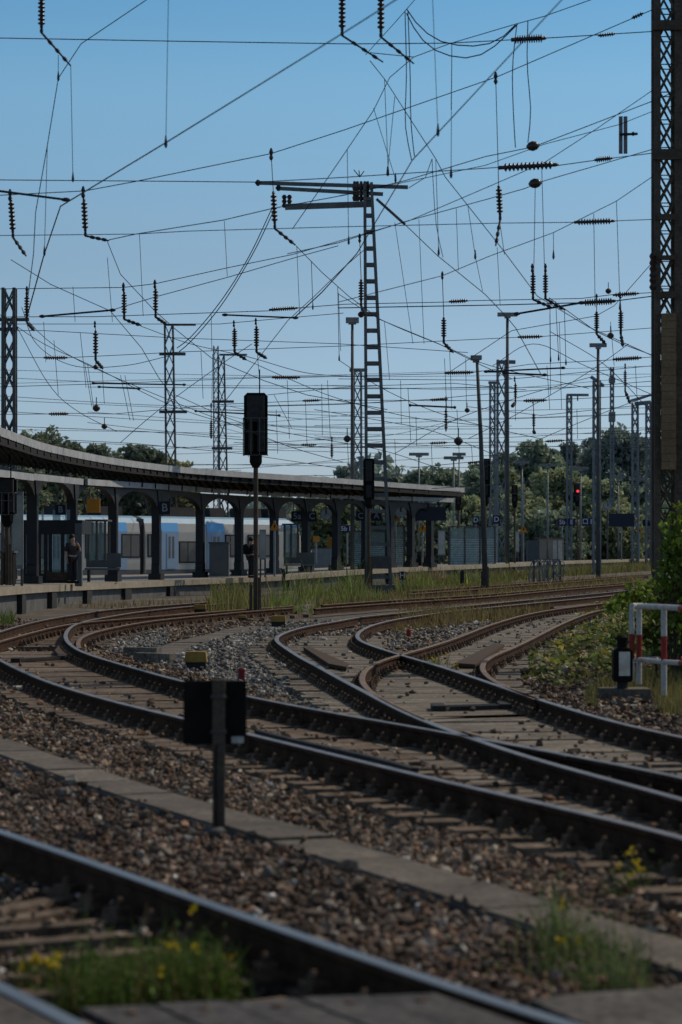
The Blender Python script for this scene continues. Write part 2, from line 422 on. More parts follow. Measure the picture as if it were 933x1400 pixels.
t2 = thing('railway_track', 'switch track that bends sharply right in the middle and runs off behind the bush', 'railway track', (2, 24, 0), 'station throat tracks')
rail(t2, LN['R3']); rail(t2, LN['R4'])
sleepers(t2, LN['R4'], LN['R3'], 5, 50, .004, limit=100, mt=M_sleeper2, gmax=2.1)
wr = world_line([(636, 998.5), (660, 1007), (690, 1014), (733, 1023), (780, 1033)], step=.3, smooth=1)
rail(t2, wr, [M_rust, M_steel_dull], 'wing_rail', -.004, .8)
t3 = thing('railway_track', 'rusty branch track splitting off across the diamond and heading right toward the bushes', 'railway track', (3, 40, 0), 'station throat tracks')
rail(t3, LN['B3L'], [M_rust, M_steel_dull]); rail(t3, LN['B3R'], [M_rust, M_steel_dull])
sleepers(t3, LN['B3L'], LN['B3R'], 24, 75, .008, .47, limit=95, mt=M_sleeper2, gmin=.8)
for pts, lab in (([[(430, 832), (545, 823.5), (658, 816.5), (760, 807), (868, 798), (960, 791)], [(440, 827), (545, 819.5), (658, 813), (760, 804), (868, 795.5), (960, 789)]],
                  'rusty track through grass just beyond the switch, in front of the cable rack'),
                 ([[(560, 812), (677, 803.5), (760, 797), (823, 792), (900, 786)], [(560, 808), (677, 800), (760, 794), (823, 789.5), (900, 784)]],
                  'overgrown track nearest the far platform wall')):
    t = thing('railway_track', lab, 'railway track', tuple(G(700, 812)), 'station throat tracks')
    for pl in pts: rail(t, world_line(pl, step=1.0), [M_rust, M_steel_dull])

# dark timber infill blocks in the switches
for pts, lab in (([(75, 893), (82, 884), (100, 887), (113, 897), (104, 900.5), (80, 899)], 'dark timber block between the two rails of the curl at far left'),
                 ([(415, 888.5), (424, 888), (477, 912), (474, 916.5), (450, 912)], 'long dark wedge lying between the rails left of the diamond crossing'),
                 ([(622, 911), (676, 883), (690, 884.5), (668, 899), (650, 913)], 'brown rusty wedge beside the bent rail right of the diamond crossing')):
    b = MB(); b.prism([G(x, y, -.15) for x, y in pts], (0, 0, .05))
    o = b.build('infill_block', M_wood); tag(o, lab, 'timber block', 'infill blocks in the switches')
# wooden boards across the tracks: switch rods covers
for a, b_, lab in (((22, 903), (84, 899.5), 'dark switch rod crossing the left curl in front of the timber block'),
                   ((600, 969), (692, 966.5), 'dark switch rod across the track below the yellow flowering weed')):
    m = MB(); pa, pb = G(*a, -.14), G(*b_, -.14); m.bar(pa, pb, .10, .05); m.bar(pa + Vector((0, .35, -.0)), pb + Vector((0, .35, -.0)), .07, .03)
    for p in (pa, pb): m.box(p + Vector((0, .17, 0)), (.14, .5, .07))
    o = m.build('switch_rod', M_blackw); tag(o, lab, 'switch rod', 'switch rods')

# ================================================================ CABLE TROUGHS
def trough(cpx, width, zt, lab, seg=1.0):
    q = spline([tuple(G(x, y, zt))[:2] for x, y in cpx], .25, 3)
    s = np.r_[0, np.cumsum(np.linalg.norm(np.diff(q, axis=0), axis=1))]
    r = thing('cable_trough', lab, 'cable trough', (q[len(q) // 2][0], q[len(q) // 2][1], zt - .2), 'cable troughs')
    wall = MB()
    k = 0
    while (k + 1) * seg < s[-1] and k < 100:
        a = [np.interp(k * seg + .011, s, q[:, i]) for i in (0, 1)]; b = [np.interp((k + 1) * seg - .011, s, q[:, i]) for i in (0, 1)]
        m = MB(); dz = random.uniform(-.009, .009)
        m.bar((a[0], a[1], zt - .03 + dz), (b[0], b[1], zt - .03 + dz + random.uniform(-.004, .004)), width, .06)
        m.build('lid', M_conc, r)
        wall.bar((a[0], a[1], zt - .085), (b[0], b[1], zt - .085), width * 1.10, .13)
        k += 1
    wall.build('channel', M_concd, r)
    return q
TQ = trough([(-160, 962), (-80, 990), (0, 1018), (75, 1045), (151, 1070), (227, 1093), (287, 1110), (463, 1161), (589, 1199), (722, 1243), (816, 1270), (933, 1305), (1080, 1350), (1300, 1420)], .40, -.182,
            'long concrete cable trough crossing the foreground gravel behind the black backed sign')
TQ2 = trough([(222, 893), (230, 887), (256, 878), (294, 869), (333, 859.5), (369, 854)], .55, -.185, 'pale concrete cable trough leading to the yellow block by the signal post')

# ================================================================ LEVEL CROSSING
r = thing('crossing_panel', 'dark crossing panel between the two foreground rails', 'crossing panel', (.5, 7, -.03))
cpA, cpB, cpD = Vector((-.87, 8.28, -.05)), Vector((.33, 8.56, -.05)), Vector((2.03, -4.38, 0))
for k in range(5):
    p0, p1 = cpA.lerp(cpB, k / 5 + .006), cpA.lerp(cpB, (k + 1) / 5 - .006)
    m = MB(); m.prism([p0, p1, p1 + cpD, p0 + cpD], (0, 0, .036 + (k % 2) * .004)); m.build('plank', M_rubber, r)
    for t in (.03, .25):
        m = MB(); m.lathe(p0.lerp(p1, .5) + cpD * t + Vector((0, 0, .034)), [(.022, 0), (.022, .010), (.012, .013)], 8); m.build('bolt', M_clip, r)
m = MB(); p = [G(x, y, -.03) for x, y in ((725, 1374), (800, 1365), (933, 1357), (1150, 1340), (1500, 1560), (980, 1490))]
m.prism(p, (0, 0, .02)); o = m.build('road', M_asph); tag(o, 'grey asphalt of the crossing at the lower right corner', 'road', kind='structure')
m = MB(); p = [G(x, y, -.03) for x, y in ((-420, 1330), (-200, 1350), (0, 1364), (62, 1386), (200, 1470), (-300, 1600))]
m.prism(p, (0, 0, .02)); o = m.build('road', M_asph); tag(o, 'grey asphalt of the crossing at the lower left corner', 'road', kind='structure')

# ================================================================ BALLAST STONES
def inpoly(x, y, poly):
    c = np.zeros(len(x), bool); n = len(poly); j = n - 1
    for i in range(n):
        xi, yi = poly[i]; xj, yj = poly[j]
        k = ((yi > y) != (yj > y)) & (x < (xj - xi) * (y - yi) / (yj - yi + 1e-12) + xi); c ^= k; j = i
    return c
ICO = []
phi = (1 + 5 ** .5) / 2
iv = np.array([(-1, phi, 0), (1, phi, 0), (-1, -phi, 0), (1, -phi, 0), (0, -1, phi), (0, 1, phi), (0, -1, -phi), (0, 1, -phi), (phi, 0, -1), (phi, 0, 1), (-phi, 0, -1), (-phi, 0, 1)]) / math.hypot(1, phi)
ifc = np.array([(0, 11, 5), (0, 5, 1), (0, 1, 7), (0, 7, 10), (0, 10, 11), (1, 5, 9), (5, 11, 4), (11, 10, 2), (10, 7, 6), (7, 1, 8), (3, 9, 4), (3, 4, 2), (3, 2, 6), (3, 6, 8), (3, 8, 9), (4, 9, 5), (2, 4, 11), (6, 2, 10), (8, 6, 7), (9, 8, 1)])
def stones(name, X_, Y_, Z_, size, cols, label):
    n = len(X_)
    base = np.stack([iv * rng.uniform(.55, 1.25, (12, 1)) + rng.normal(0, .13, (12, 3)) for _ in range(48)])
    V = base[rng.integers(0, 24, n)] * (size[:, None, None] * rng.uniform(.55, 1.35, (n, 1, 3)))
    a = rng.uniform(0, 2 * np.pi, n); t = rng.normal(0, .6, n)
    ct, st, ca, sa = np.cos(t), np.sin(t), np.cos(a), np.sin(a)
    x, y, z = V[..., 0].copy(), V[..., 1].copy(), V[..., 2].copy()
    y, z = y * ct[:, None] - z * st[:, None], y * st[:, None] + z * ct[:, None]
    x, y = x * ca[:, None] - y * sa[:, None], x * sa[:, None] + y * ca[:, None]
    V = np.stack([x + X_[:, None], y + Y_[:, None], z * .8 + Z_[:, None]], 2).reshape(-1, 3)
    loops = (ifc[None] + (np.arange(n) * 12)[:, None, None]).ravel()
    o = raw_mesh(name, V, 3, loops, M_stone, np.repeat(cols, 20, 0))
    return tag(o, label, 'ballast', kind='stuff')
MATS['ballast stone'].node_tree.nodes['Color Ramp'].color_ramp.elements[1].color = (1, 1, 1, 1)

def side_of(line, x, y):      # signed side relative to a line sampled as (x(D)) by interpolation in D
    o = np.argsort(line[:, 1]); return x - np.interp(y, line[o, 1], line[o, 0])
PX = lambda x, y: CX + F * x / y
PY = lambda y, z: Y0 + F * (H - z) / y
XS = []; YS = []; SS = []
for d0, d1, dens, s0, s1 in ((7.8, 15, 780, .014, .031), (15, 24, 420, .017, .033), (24, 36, 230, .022, .040), (36, 62, 100, .026, .048)):
    wid = .155 * d1 + 2.6; n = int(dens * (d1 - d0) * 2 * wid)
    y = rng.uniform(d0, d1, n); x = rng.uniform(-1, 1, n) * wid
    k = np.abs(x) < .150 * y + 2.6; x, y = x[k], y[k]
    XS.append(x); YS.append(y); SS.append(rng.uniform(s0, s1, len(x)))
x = np.concatenate(XS); y = np.concatenate(YS); s = np.concatenate(SS)
keep = np.ones(len(x), bool)
for q, wd in ((TQ, .24), (TQ2, .30)):
    for i in range(0, len(q), 2):
        keep &= ~((np.abs(x - q[i, 0]) < .6) & (np.abs(y - q[i, 1]) < .6) & ((x - q[i, 0]) ** 2 + (y - q[i, 1]) ** 2 < (wd + .12) ** 2) &
                  (np.abs((x - q[i, 0]) * (q[min(i + 1, len(q) - 1), 1] - q[max(i - 1, 0), 1]) - (y - q[i, 1]) * (q[min(i + 1, len(q) - 1), 0] - q[max(i - 1, 0), 0])) /
                   (np.linalg.norm(q[min(i + 1, len(q) - 1)] - q[max(i - 1, 0)]) + 1e-9) < wd))
px = PX(x, y); py = PY(y, -.2)
keep &= ~((py > 1356) & (px > 80) & (px < 640)); keep &= ~((py > 1372 - (px - 700) * .05) & (px > 700) & (px < 1500)); keep &= ~((py > 1360) & (px < 80))
keep |= (rng.uniform(size=len(x)) < .007) & (py < 1340)
# dusty, stone-free stretches inside the switches (thin the stones there)
dust = inpoly(px, py, [(380, 960), (440, 868), (560, 846), (640, 846), (560, 890), (690, 905), (800, 990), (640, 1010), (500, 980)])
keep &= ~(dust & (rng.uniform(size=len(x)) < .72))
gapz = inpoly(px, py, [(0, 905), (60, 868), (100, 860), (115, 895), (340, 960), (480, 1000), (560, 1040), (340, 990), (150, 950)])
keep &= ~(gapz & (rng.uniform(size=len(x)) < .8))
s = s * np.minimum(np.exp(rng.normal(-.05, .26, len(s))), 1.4)
x, y, s, px, py = x[keep], y[keep], s[keep], px[keep], py[keep]
n = len(x)
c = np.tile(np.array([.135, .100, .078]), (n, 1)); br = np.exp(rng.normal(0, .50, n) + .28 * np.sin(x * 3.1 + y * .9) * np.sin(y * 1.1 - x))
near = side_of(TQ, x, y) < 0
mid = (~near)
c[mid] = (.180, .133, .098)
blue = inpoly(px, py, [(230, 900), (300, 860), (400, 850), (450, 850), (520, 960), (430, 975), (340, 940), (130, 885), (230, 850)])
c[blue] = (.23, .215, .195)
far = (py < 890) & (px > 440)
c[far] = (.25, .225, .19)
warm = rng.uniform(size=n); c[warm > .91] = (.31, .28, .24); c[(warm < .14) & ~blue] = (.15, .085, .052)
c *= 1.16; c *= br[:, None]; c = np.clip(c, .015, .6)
fl = ~blue & ~far
Z = zr(0) * 0 + -.222 + rng.uniform(-.02, .018, n)
up = (rng.uniform(size=n) < .045) & (y > 9.0)
Z = np.where(up, -.160 + s * .25, Z)
Z = np.where(near, Z - .002, Z)
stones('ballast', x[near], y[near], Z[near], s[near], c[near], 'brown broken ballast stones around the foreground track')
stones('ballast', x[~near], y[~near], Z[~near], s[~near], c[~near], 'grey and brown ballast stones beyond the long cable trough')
# ================================================================ PLATFORM
E_ = np.array([(-7.4, 26), (-8.0, 36), (-8.7, 46), (-9.1, 57), (-9.06, 66), (-9.0, 75), (-8.6, 81), (-8.0, 87), (-7.1, 92), (-6.1, 96.7), (-4.8, 100), (-2.8, 105), (-.5, 110), (2, 117), (7.2, 133), (15.4, 172), (26.6, 212), (50, 320)])
EZ = np.array([.6, .6, .6, .6, .58, .53, .49, .46, .45, .46, .48, .53, .66, .77, .86, .94, 1.0, 1.1])
B_ = np.array([(-17, 26), (-17, 36), (-17, 52), (-16.8, 70), (-16.2, 88), (-15.6, 99), (-15.0, 108), (-13.5, 113), (-11.5, 118), (-9, 122), (-6.8, 126), (-4.6, 130), (-2.1, 135), (2.5, 145), (9.5, 160), (19, 195), (30, 232), (55, 340)])
def dens(a, n=160):
    t = np.linspace(0, len(a) - 1, n); return np.stack([np.interp(t, np.arange(len(a)), a[:, k]) for k in range(a.shape[1])], 1)
def smo(q, it=10):
    for _ in range(it): q[1:-1] = .25 * q[:-2] + .5 * q[1:-1] + .25 * q[2:]
    return q
ED = smo(dens(np.c_[E_, EZ])); BD = smo(dens(np.c_[B_, EZ]))
def plat_z(D): return float(np.interp(D, E_[:, 1], EZ))
pf = thing('platform', 'long curving railway platform with pale edge slabs and a dark ribbed front wall', 'platform', (-9, 66, 0))
m = MB(); w_ = MB(); s_ = MB(); rb = MB()
for i in range(len(ED) - 1):
    a, b_, c_, d_ = ED[i], ED[i + 1], BD[i + 1], BD[i]
    m.add([(a[0], a[1], a[2] - .004), (b_[0], b_[1], b_[2] - .004), (c_[0], c_[1], c_[2] - .004), (d_[0], d_[1], d_[2] - .004)], [(0, 1, 2, 3)])
    t = np.array([b_[0] - a[0], b_[1] - a[1]]); t /= np.linalg.norm(t); nx, ny = t[1], -t[0]
    # slab: proud of the wall, lit edge
    zA, zB = a[2], b_[2]
    o0, o1 = .10, -.55
    s_.add([(a[0] + nx * o0, a[1] + ny * o0, zA), (b_[0] + nx * o0, b_[1] + ny * o0, zB), (b_[0] + nx * o1, b_[1] + ny * o1, zB), (a[0] + nx * o1, a[1] + ny * o1, zA),
            (a[0] + nx * o0, a[1] + ny * o0, zA - .21), (b_[0] + nx * o0, b_[1] + ny * o0, zB - .21), (b_[0] + nx * o1, b_[1] + ny * o1, zB - .21), (a[0] + nx * o1, a[1] + ny * o1, zA - .21)],
           [(0, 1, 2, 3), (0, 4, 5, 1), (4, 7, 6, 5)])
    w_.add([(a[0] - nx * .08, a[1] - ny * .08, zA - .2), (b_[0] - nx * .08, b_[1] - ny * .08, zB - .2), (b_[0] - nx * .08, b_[1] - ny * .08, -.3), (a[0] - nx * .08, a[1] - ny * .08, -.3)], [(0, 3, 2, 1)])
seg = np.r_[0, np.cumsum(np.linalg.norm(np.diff(ED[:, :2], axis=0), axis=1))]
st = 1.0; k = 0
while st < seg[-1] - 2:
    p = [np.interp(st, seg, ED[:, j]) for j in range(3)]; q = [np.interp(st + .3, seg, ED[:, j]) for j in range(3)]
    t = np.array([q[0] - p[0], q[1] - p[1]]); t /= np.linalg.norm(t); rz = math.atan2(t[1], t[0])
    if k % 1 == 0 and 44 < p[1] < 150:
        rb = MB(); rb.box((p[0], p[1], (p[2] - .21 - .3) / 2), (.85, .14, p[2] - .21 + .3), rz); rb.build('pilaster', M_blackw, pf)
    st += 6.2; k += 1
m.build('paving', M_pave, pf); s_.build('edge_slab', M_slab, pf); w_.build('front_wall', M_concd, pf)

# ================================================================ CANOPY
Fp = np.array([(-8.4, 36), (-8.8, 46), (-9.1, 57), (-9.06, 66), (-9.12, 75), (-8.7, 81), (-8.1, 87), (-7.2, 92), (-6.2, 96.5), (-4.8, 100.5), (-2.8, 105), (-.5, 110), (2, 116.5), (6.3, 127.5)])
FD = smo(dens(Fp, 140), 14)
CPX = np.array([(-190, 53), (-60, 66.5), (0, 72.5), (45, 77.5), (103, 84), (160, 91), (218, 98), (275, 104.5), (350, 110.5), (450, 116), (520, 120), (612, 126)])
Cp = np.array([(X(a, b), b) for a, b in CPX]); CD = smo(dens(Cp, 140), 10)
RD = 2 * CD - FD                                   # rear eave mirrors the front one
cn = thing('platform_canopy', 'long curved station canopy on dark arched columns with a pale fascia along its edge', 'canopy', (-9, 75, .5))
top = MB(); und = MB(); fas = MB(); band = MB(); raf = MB()
ZF, ZC = 4.80, 4.42
for i in range(139):
    for A_, B2, zA, zB in ((FD, CD, ZF, ZC), (CD, RD, ZC, ZF)):
        a, b_, c_, d_ = A_[i], A_[i + 1], B2[i + 1], B2[i]
        top.add([(*a, zA), (*b_, zA), (*c_, zB), (*d_, zB)], [(0, 1, 2, 3)])
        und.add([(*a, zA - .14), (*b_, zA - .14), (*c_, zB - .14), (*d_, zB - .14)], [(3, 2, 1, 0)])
    a, b_ = FD[i], FD[i + 1]; pass
    a, b_ = FD[i] * .965 + CD[i] * .035, FD[i + 1] * .965 + CD[i + 1] * .035; raf.bar((*a, ZF - .31), (*b_, ZF - .31), .06, .22)
    pass
    if CX + F * CD[i, 0] / CD[i, 1] > 104:
        t = CD[i + 1] - CD[i]; t /= np.linalg.norm(t); nn = np.array([t[1], -t[0]]) * .32
        a, b_ = CD[i] + nn, CD[i + 1] + nn; zq = [float(np.interp(CX + F * q_[0] / q_[1], [104, 220, 320], [3.88, 4.08, 4.16])) for q_ in (a, b_)]; band.bar((*a, zq[0]), (*b_, zq[1]), .10, .21)
    if i % 2 == 0:
        raf.bar((*FD[i], ZF - .23), (*CD[i], ZC - .2), .09, .17); raf.bar((*RD[i], ZF - .23), (*CD[i], ZC - .2), .09, .17)
    if i % 4 == 0:
        q = FD[i] * .45 + CD[i] * .55; raf.bar((*q, 4.32), (*(FD[i] * .5 + CD[i] * .5), 3.98), .05, .05)
for f in (.2, .55, .8):
    for i in range(0, 139):
        a = FD[i] * (1 - f) + CD[i] * f; b_ = FD[i + 1] * (1 - f) + CD[i + 1] * f; z = ZF * (1 - f) + ZC * f - .22
        raf.bar((*a, z), (*b_, z), .08, .12)
for a, b_, z0, z1 in (((-140, 60), (44, 73), 3.72, 3.72), ((44.5, 75), (112, 80.5), 3.80, 3.80)):
    bb = MB(); bb.bar((X(*a), a[1], z0), (X(*b_), b_[1], z1), .12, .2); bb.build('gutter_board', M_fascia, cn)
# end trim where the roof stops at the right
fas.bar((*FD[-1], ZF - .09), (*CD[-1], ZC - .05), .06, .2); fas.bar((*CD[-1], ZC - .05), (*RD[-1], ZF - .09), .06, .2)
def ribbon(mb, line, z0, z1, th):
    n = len(line); vs = []
    for i in range(n):
        t = line[min(i + 1, n - 1)] - line[max(i - 1, 0)]; t = t / np.linalg.norm(t); nn = np.array([t[1], -t[0]]) * th
        for o_, z_ in ((nn, z0), (nn, z1), (-nn, z1), (-nn, z0)): vs.append((line[i][0] + o_[0], line[i][1] + o_[1], z_))
    mb.add(vs, [(i * 4 + k, i * 4 + (k + 1) % 4, i * 4 + 4 + (k + 1) % 4, i * 4 + 4 + k) for i in range(n - 1) for k in range(4)] + [(0, 1, 2, 3), tuple((n - 1) * 4 + k for k in (3, 2, 1, 0))])
ribbon(fas, FD, ZF - .20, ZF + .035, .04); ribbon(fas, RD, ZF - .20, ZF + .035, .04)
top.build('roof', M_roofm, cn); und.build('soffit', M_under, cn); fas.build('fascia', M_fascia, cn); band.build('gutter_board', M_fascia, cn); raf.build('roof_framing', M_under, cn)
colpx = [-168, -120, -70, -12, 45, 99, 155, 214, 274, 327, 375, 419, 460, 500, 533, 562, 588]
cdp = CX + F * CD[:, 0] / CD[:, 1]
pts = [np.array([np.interp(p, cdp, CD[:, 0]), np.interp(p, cdp, CD[:, 1])]) for p in colpx]
for i, p in enumerate(pts):
    zb = plat_z(p[1] - 5); m = MB()
    d = pts[min(i + 1, len(pts) - 1)] - pts[max(i - 1, 0)]; rz = math.atan2(d[1], d[0])
    prof = [(.17, 0, .95), (.17, .55, .95), (.13, .62, .8), (.12, 2.2, .8), (.15, 2.7, .9), (.30, 3.25, 1.), (.42, 3.42, 1.)]
    for (w1, h1, _), (w2, h2, _) in zip(prof[:-1], prof[1:]):
        ca, sa = math.cos(rz), math.sin(rz); vs = []
        for ww, hh in ((w1, h1), (w2, h2)):
            for sx_, sy_ in ((-1, -1), (1, -1), (1, 1), (-1, 1)):
                xx, yy = sx_ * ww * 1.1, sy_ * .16
                vs.append((p[0] + ca * xx - sa * yy, p[1] + sa * xx + ca * yy, zb + hh * (3.98 - zb) / 3.42))
        m.add(vs, [(0, 1, 5, 4), (1, 2, 6, 5), (2, 3, 7, 6), (3, 0, 4, 7)])
    m.box((p[0], p[1], zb + .12), (.62, .5, .24), rz)
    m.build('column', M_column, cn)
for i in range(len(pts) - 1):                       # arched beam between two columns
    a, b_ = pts[i], pts[i + 1]; L_ = np.linalg.norm(b_ - a); u = (b_ - a) / L_; poly = []
    hw = L_ / 2 - .16; rise = min(.75, hw * .75)
    arc = []
    for k in range(13):
        t = math.pi * k / 12; arc.append((L_ / 2 - hw * math.cos(t), 3.08 + rise * math.sin(t)))
    nn = np.array([u[1], -u[0]]) * .11; m = MB(); pol = [(0.0, 3.08)] + arc + [(L_, 3.08)]
    for (s0, z0), (s1, z1) in zip(pol[:-1], pol[1:]):
        vs = []
        for s_i, z_i in ((s0, z0), (s1, z1)):
            for sgn in (1, -1):
                q = a + u * s_i + nn * sgn; vs += [(q[0], q[1], z_i), (q[0], q[1], 4.0)]
        m.add(vs, [(0, 4, 5, 1), (2, 3, 7, 6), (0, 2, 6, 4), (1, 5, 7, 3)])
    m.build('arched_beam', M_column, cn)

# ================================================================ TRAIN beyond the platform
TA = np.array([-2.3, 150.0]); TU = np.array([-.734, -.68]); TN = np.array([TU[1], -TU[0]]) * -1   # TU runs left along the side
if TN[1] > 0: TN = -TN                                                                   # TN points to the viewer's side
def ts(px):                                                                              # distance along the side at a photo column
    k = (px - CX) / F; return (TA[0] - k * TA[1]) / (k * TU[1] - TU[0])
def tp(s, z, off=0.0):
    q = TA + TU * s + TN * off; return Vector((q[0], q[1], z))
tr = thing('passenger_train', 'cream and blue passenger train standing behind the canopy columns', 'train', tuple(tp(10, 0)))
def tpanel(name, s0, s1, z0, z1, off, mt, par=tr):
    m = MB(); m.add([tp(s0, z0, off), tp(s1, z0, off), tp(s1, z1, off), tp(s0, z1, off), tp(s0, z0, -.02), tp(s1, z0, -.02), tp(s1, z1, -.02), tp(s0, z1, -.02)],
                    [(0, 1, 2, 3), (0, 4, 5, 1), (3, 2, 6, 7), (0, 3, 7, 4), (1, 5, 6, 2)])
    return m.build(name, mt, par)
def car(s0, s1, cab=False):
    m = MB(); n = 10; sec = []
    prof = [(0, .25), (0.02, .9), (0, 2.7), (-.10, 3.2), (-.35, 3.5), (-.75, 3.62), (-2.05, 3.62), (-2.45, 3.5), (-2.7, 3.2), (-2.8, 2.7), (-2.82, .9), (-2.8, .25)]
    for s in ((s0, s1) if not cab else (s0, s0 + .25, s0 + .8, s1)):
        sh = 0 if not cab else {s0: .55, s0 + .25: .22, s0 + .8: .03}.get(s, 0)
        sec.append([tp(s, z - sh * max(0, z - 2.2) * .9, (o + 1.4) * (1 - sh * .25) - 1.4) for o, z in prof])
    k = len(prof)
    vs = [v for q in sec for v in q]; fs = []
    for i in range(len(sec) - 1):
        for j in range(k): fs.append((i * k + j, i * k + (j + 1) % k, (i + 1) * k + (j + 1) % k, (i + 1) * k + j))
    fs += [tuple(range(k)), tuple((len(sec) - 1) * k + j for j in range(k - 1, -1, -1))]
    m.add(vs, fs); m.mi = [1 if (f_ < (len(sec) - 1) * k and 3 <= f_ % k <= 7) else 0 for f_ in range(len(fs))]; return m.build('carriage_body', [M_train, M_troof], tr)
car(ts(414), ts(199), True); car(ts(191.5), ts(20)); car(ts(12), ts(-210))
m = MB(); m.prism([tp(ts(199), .4, -.15), tp(ts(191.5), .4, -.15), tp(ts(191.5), 3.45, -.15), tp(ts(199), 3.45, -.15)], TN.tolist() and tuple((-TN * 2.4).tolist()) + (0,))
m.build('gangway', M_tdark, tr)
for a, b_ in ((307, 283), (244, 221), (174, 160), (412, 385), (332, 322), (92, 62), (30, 20), (-40, -70)):
    z0 = .55 if b_ not in (385, 322) else 3.0
    if b_ == 385: tpanel('blue_flash', ts(409), ts(b_), 3.0, 3.19, .035, M_tblue); continue
    tpanel('blue_flash', ts(a), ts(b_), z0, 2.72, .03, M_tdoor)
    m = MB(); m.prism([tp(ts(a), 2.72, .03), tp(ts(b_), 2.72, .03), tp(ts(b_), 3.22, -.08), tp(ts(a), 3.22, -.08)], (0, 0, .012)); m.build('blue_flash', M_tblue, tr)
for a, b_ in ((302, 289), (240, 228), (83, 70)):
    d_ = tpanel('door', ts(a), ts(b_), .6, 2.6, .05, M_tdoor); mid_ = (ts(a) + ts(b_)) / 2
    tpanel('door_window', ts(a) + .12, mid_ - .06, 1.2, 2.45, .058, M_twin, d_); tpanel('door_window', mid_ + .06, ts(b_) - .12, 1.2, 2.45, .058, M_twin, d_)
for a, b_, z0, z1 in ((380, 340, 1.35, 2.5), (320, 309, 1.35, 2.5), (267, 246, 1.0, 2.1), (210, 203, 1.35, 2.5), (190, 167, 1.3, 2.5), (150, 118, 1.3, 2.5), (60, 34, 1.3, 2.5), (5, -30, 1.3, 2.5), (408, 398, 1.5, 2.6)):
    f_ = tpanel('window', ts(a) - .08, ts(b_) + .08, z0 - .08, z1 + .08, .035, M_tdark); tpanel('pane', ts(a), (ts(a) + ts(b_)) / 2 - .03, z0, z1, .047, M_twin, f_); tpanel('pane', (ts(a) + ts(b_)) / 2 + .03, ts(b_), z0, z1, .047, M_twin, f_)
tpanel('skirt', ts(412), ts(200), .28, .55, .02, M_grey); tpanel('skirt', ts(191), ts(22), .28, .55, .02, M_grey); tpanel('skirt', ts(12), ts(-120), .28, .55, .02, M_grey)
m = MB()
for a, b_ in ((404, 380), (370, 345), (320, 300), (280, 235), (180, 150), (120, 90)):
    m.prism([tp(ts(a), 3.62, -.8), tp(ts(b_), 3.62, -.8), tp(ts(b_), 4.15, -.9), tp(ts(a), 4.15, -.9)], tuple((-TN * 1.2).tolist()) + (0,))
for a in (360, 330, 225, 140):
    p = tp(ts(a), 3.62, -1.4); q = tp(ts(a - 6), 4.5, -1.4); m.tube([p, q], .05); m.tube([q, tp(ts(a + 4), 5.0, -1.4)], .05)
m.build('roof_equipment', M_tdark, tr)
m = MB()
for a in range(-200, 400, 14): m.prism([tp(ts(a + 10), -.1, -.15), tp(ts(a), -.1, -.15), tp(ts(a), .3, -.15), tp(ts(a + 10), .3, -.15)], tuple((-TN * 2.3).tolist()) + (0,))
m.build('underframe', M_tdark, tr)

# ================================================================ PLATFORM FURNITURE
def sign(name, x0, x1, y0, y1, D, s, label, cat='sign', mt=None, size=None, group=None, hang=True, post=False, txt=None):
    a, b_ = P(x0, y1, D), P(x1, y0, D); c = (a + b_) / 2; wd, ht = b_.x - a.x, b_.z - a.z
    r = thing(name, label, cat, tuple(Vector((c.x, c.y, a.z))), group)
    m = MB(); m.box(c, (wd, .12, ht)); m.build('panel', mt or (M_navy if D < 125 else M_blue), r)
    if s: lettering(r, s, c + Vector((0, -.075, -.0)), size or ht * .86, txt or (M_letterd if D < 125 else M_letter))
    if hang:
        m = MB()
        for t in (.2, .8): m.tube([(a.x + wd * t, c.y, b_.z), (a.x + wd * t, c.y, b_.z + (.35 if hang is True else hang))], .025, 6)
        m.build('hanger', M_galvd, r)
    if post:
        m = MB(); zb = post if isinstance(post, float) else plat_z(D)
        m.tube([(c.x, c.y + .1, zb), (c.x, c.y + .1, b_.z)], .05, 8); m.build('post', M_galv, r)
    return r
G_S = 'platform signs'
sign('section_sign', 76, 90.5, 690, 704, 78, 'B', 'dark sign with letter B above the waiting room door', group=G_S)
sign('section_sign', 218, 233, 685.5, 703.5, 95, 'B', 'dark sign with letter B hanging between two middle canopy columns', group=G_S)
sign('platform_number_sign', 398.5, 414.5, 699, 713, 112, '5a', 'dark sign reading 5a hanging under the canopy', group=G_S)
sign('section_sign', 421, 433, 699, 713, 112, 'C', 'dark sign with letter C left of the hanging platform clock', group=G_S)
sign('section_sign', 487, 499.5, 699, 712, 118, 'C', 'dark sign with letter C right of the tall grey pole', group=G_S)
sign('section_sign', 508, 522, 699, 712, 119, 'A', 'dark sign with letter A partly behind the lattice mast', group=G_S)
sign('platform_number_sign', 464, 486, 718, 728, 140, '5b D', 'low blue sign reading 5b D seen through a canopy arch', group=G_S, post=True, hang=False)
sign('departure_board', 561, 610, 693, 712, 124, '', 'blank dark blue departure board hanging at the right end of the canopy', 'departure board', M_sblue)
sign('section_sign', 646.5, 655, 706, 716.5, 150, 'D', 'blue square sign with letter D just left of the pole with the black signal', group=G_S, post=True, hang=False)
sign('section_sign', 674, 684, 704.5, 716, 150, 'D', 'blue square sign with letter D right of the pole with the black signal', group=G_S, post=True, hang=False)
sign('platform_number_sign', 762, 775.5, 709, 719, 190, '5b', 'blue sign reading 5b below the red signal', group=G_S, post=True, hang=False)
sign('section_sign', 776.3, 787, 709, 719, 190, 'E', 'blue sign with letter E next to 5b', group=G_S, hang=.5)
sign('platform_number_sign', 796, 812, 708, 718.6, 190, '\u25a1 E', 'blue sign with a small square symbol and the letter E', group=G_S, hang=.5)
sign('platform_number_sign', 812.7, 822.5, 708, 718.6, 190, '6', 'blue sign with the number 6 beside the dark floodlight pole', group=G_S, hang=.5)
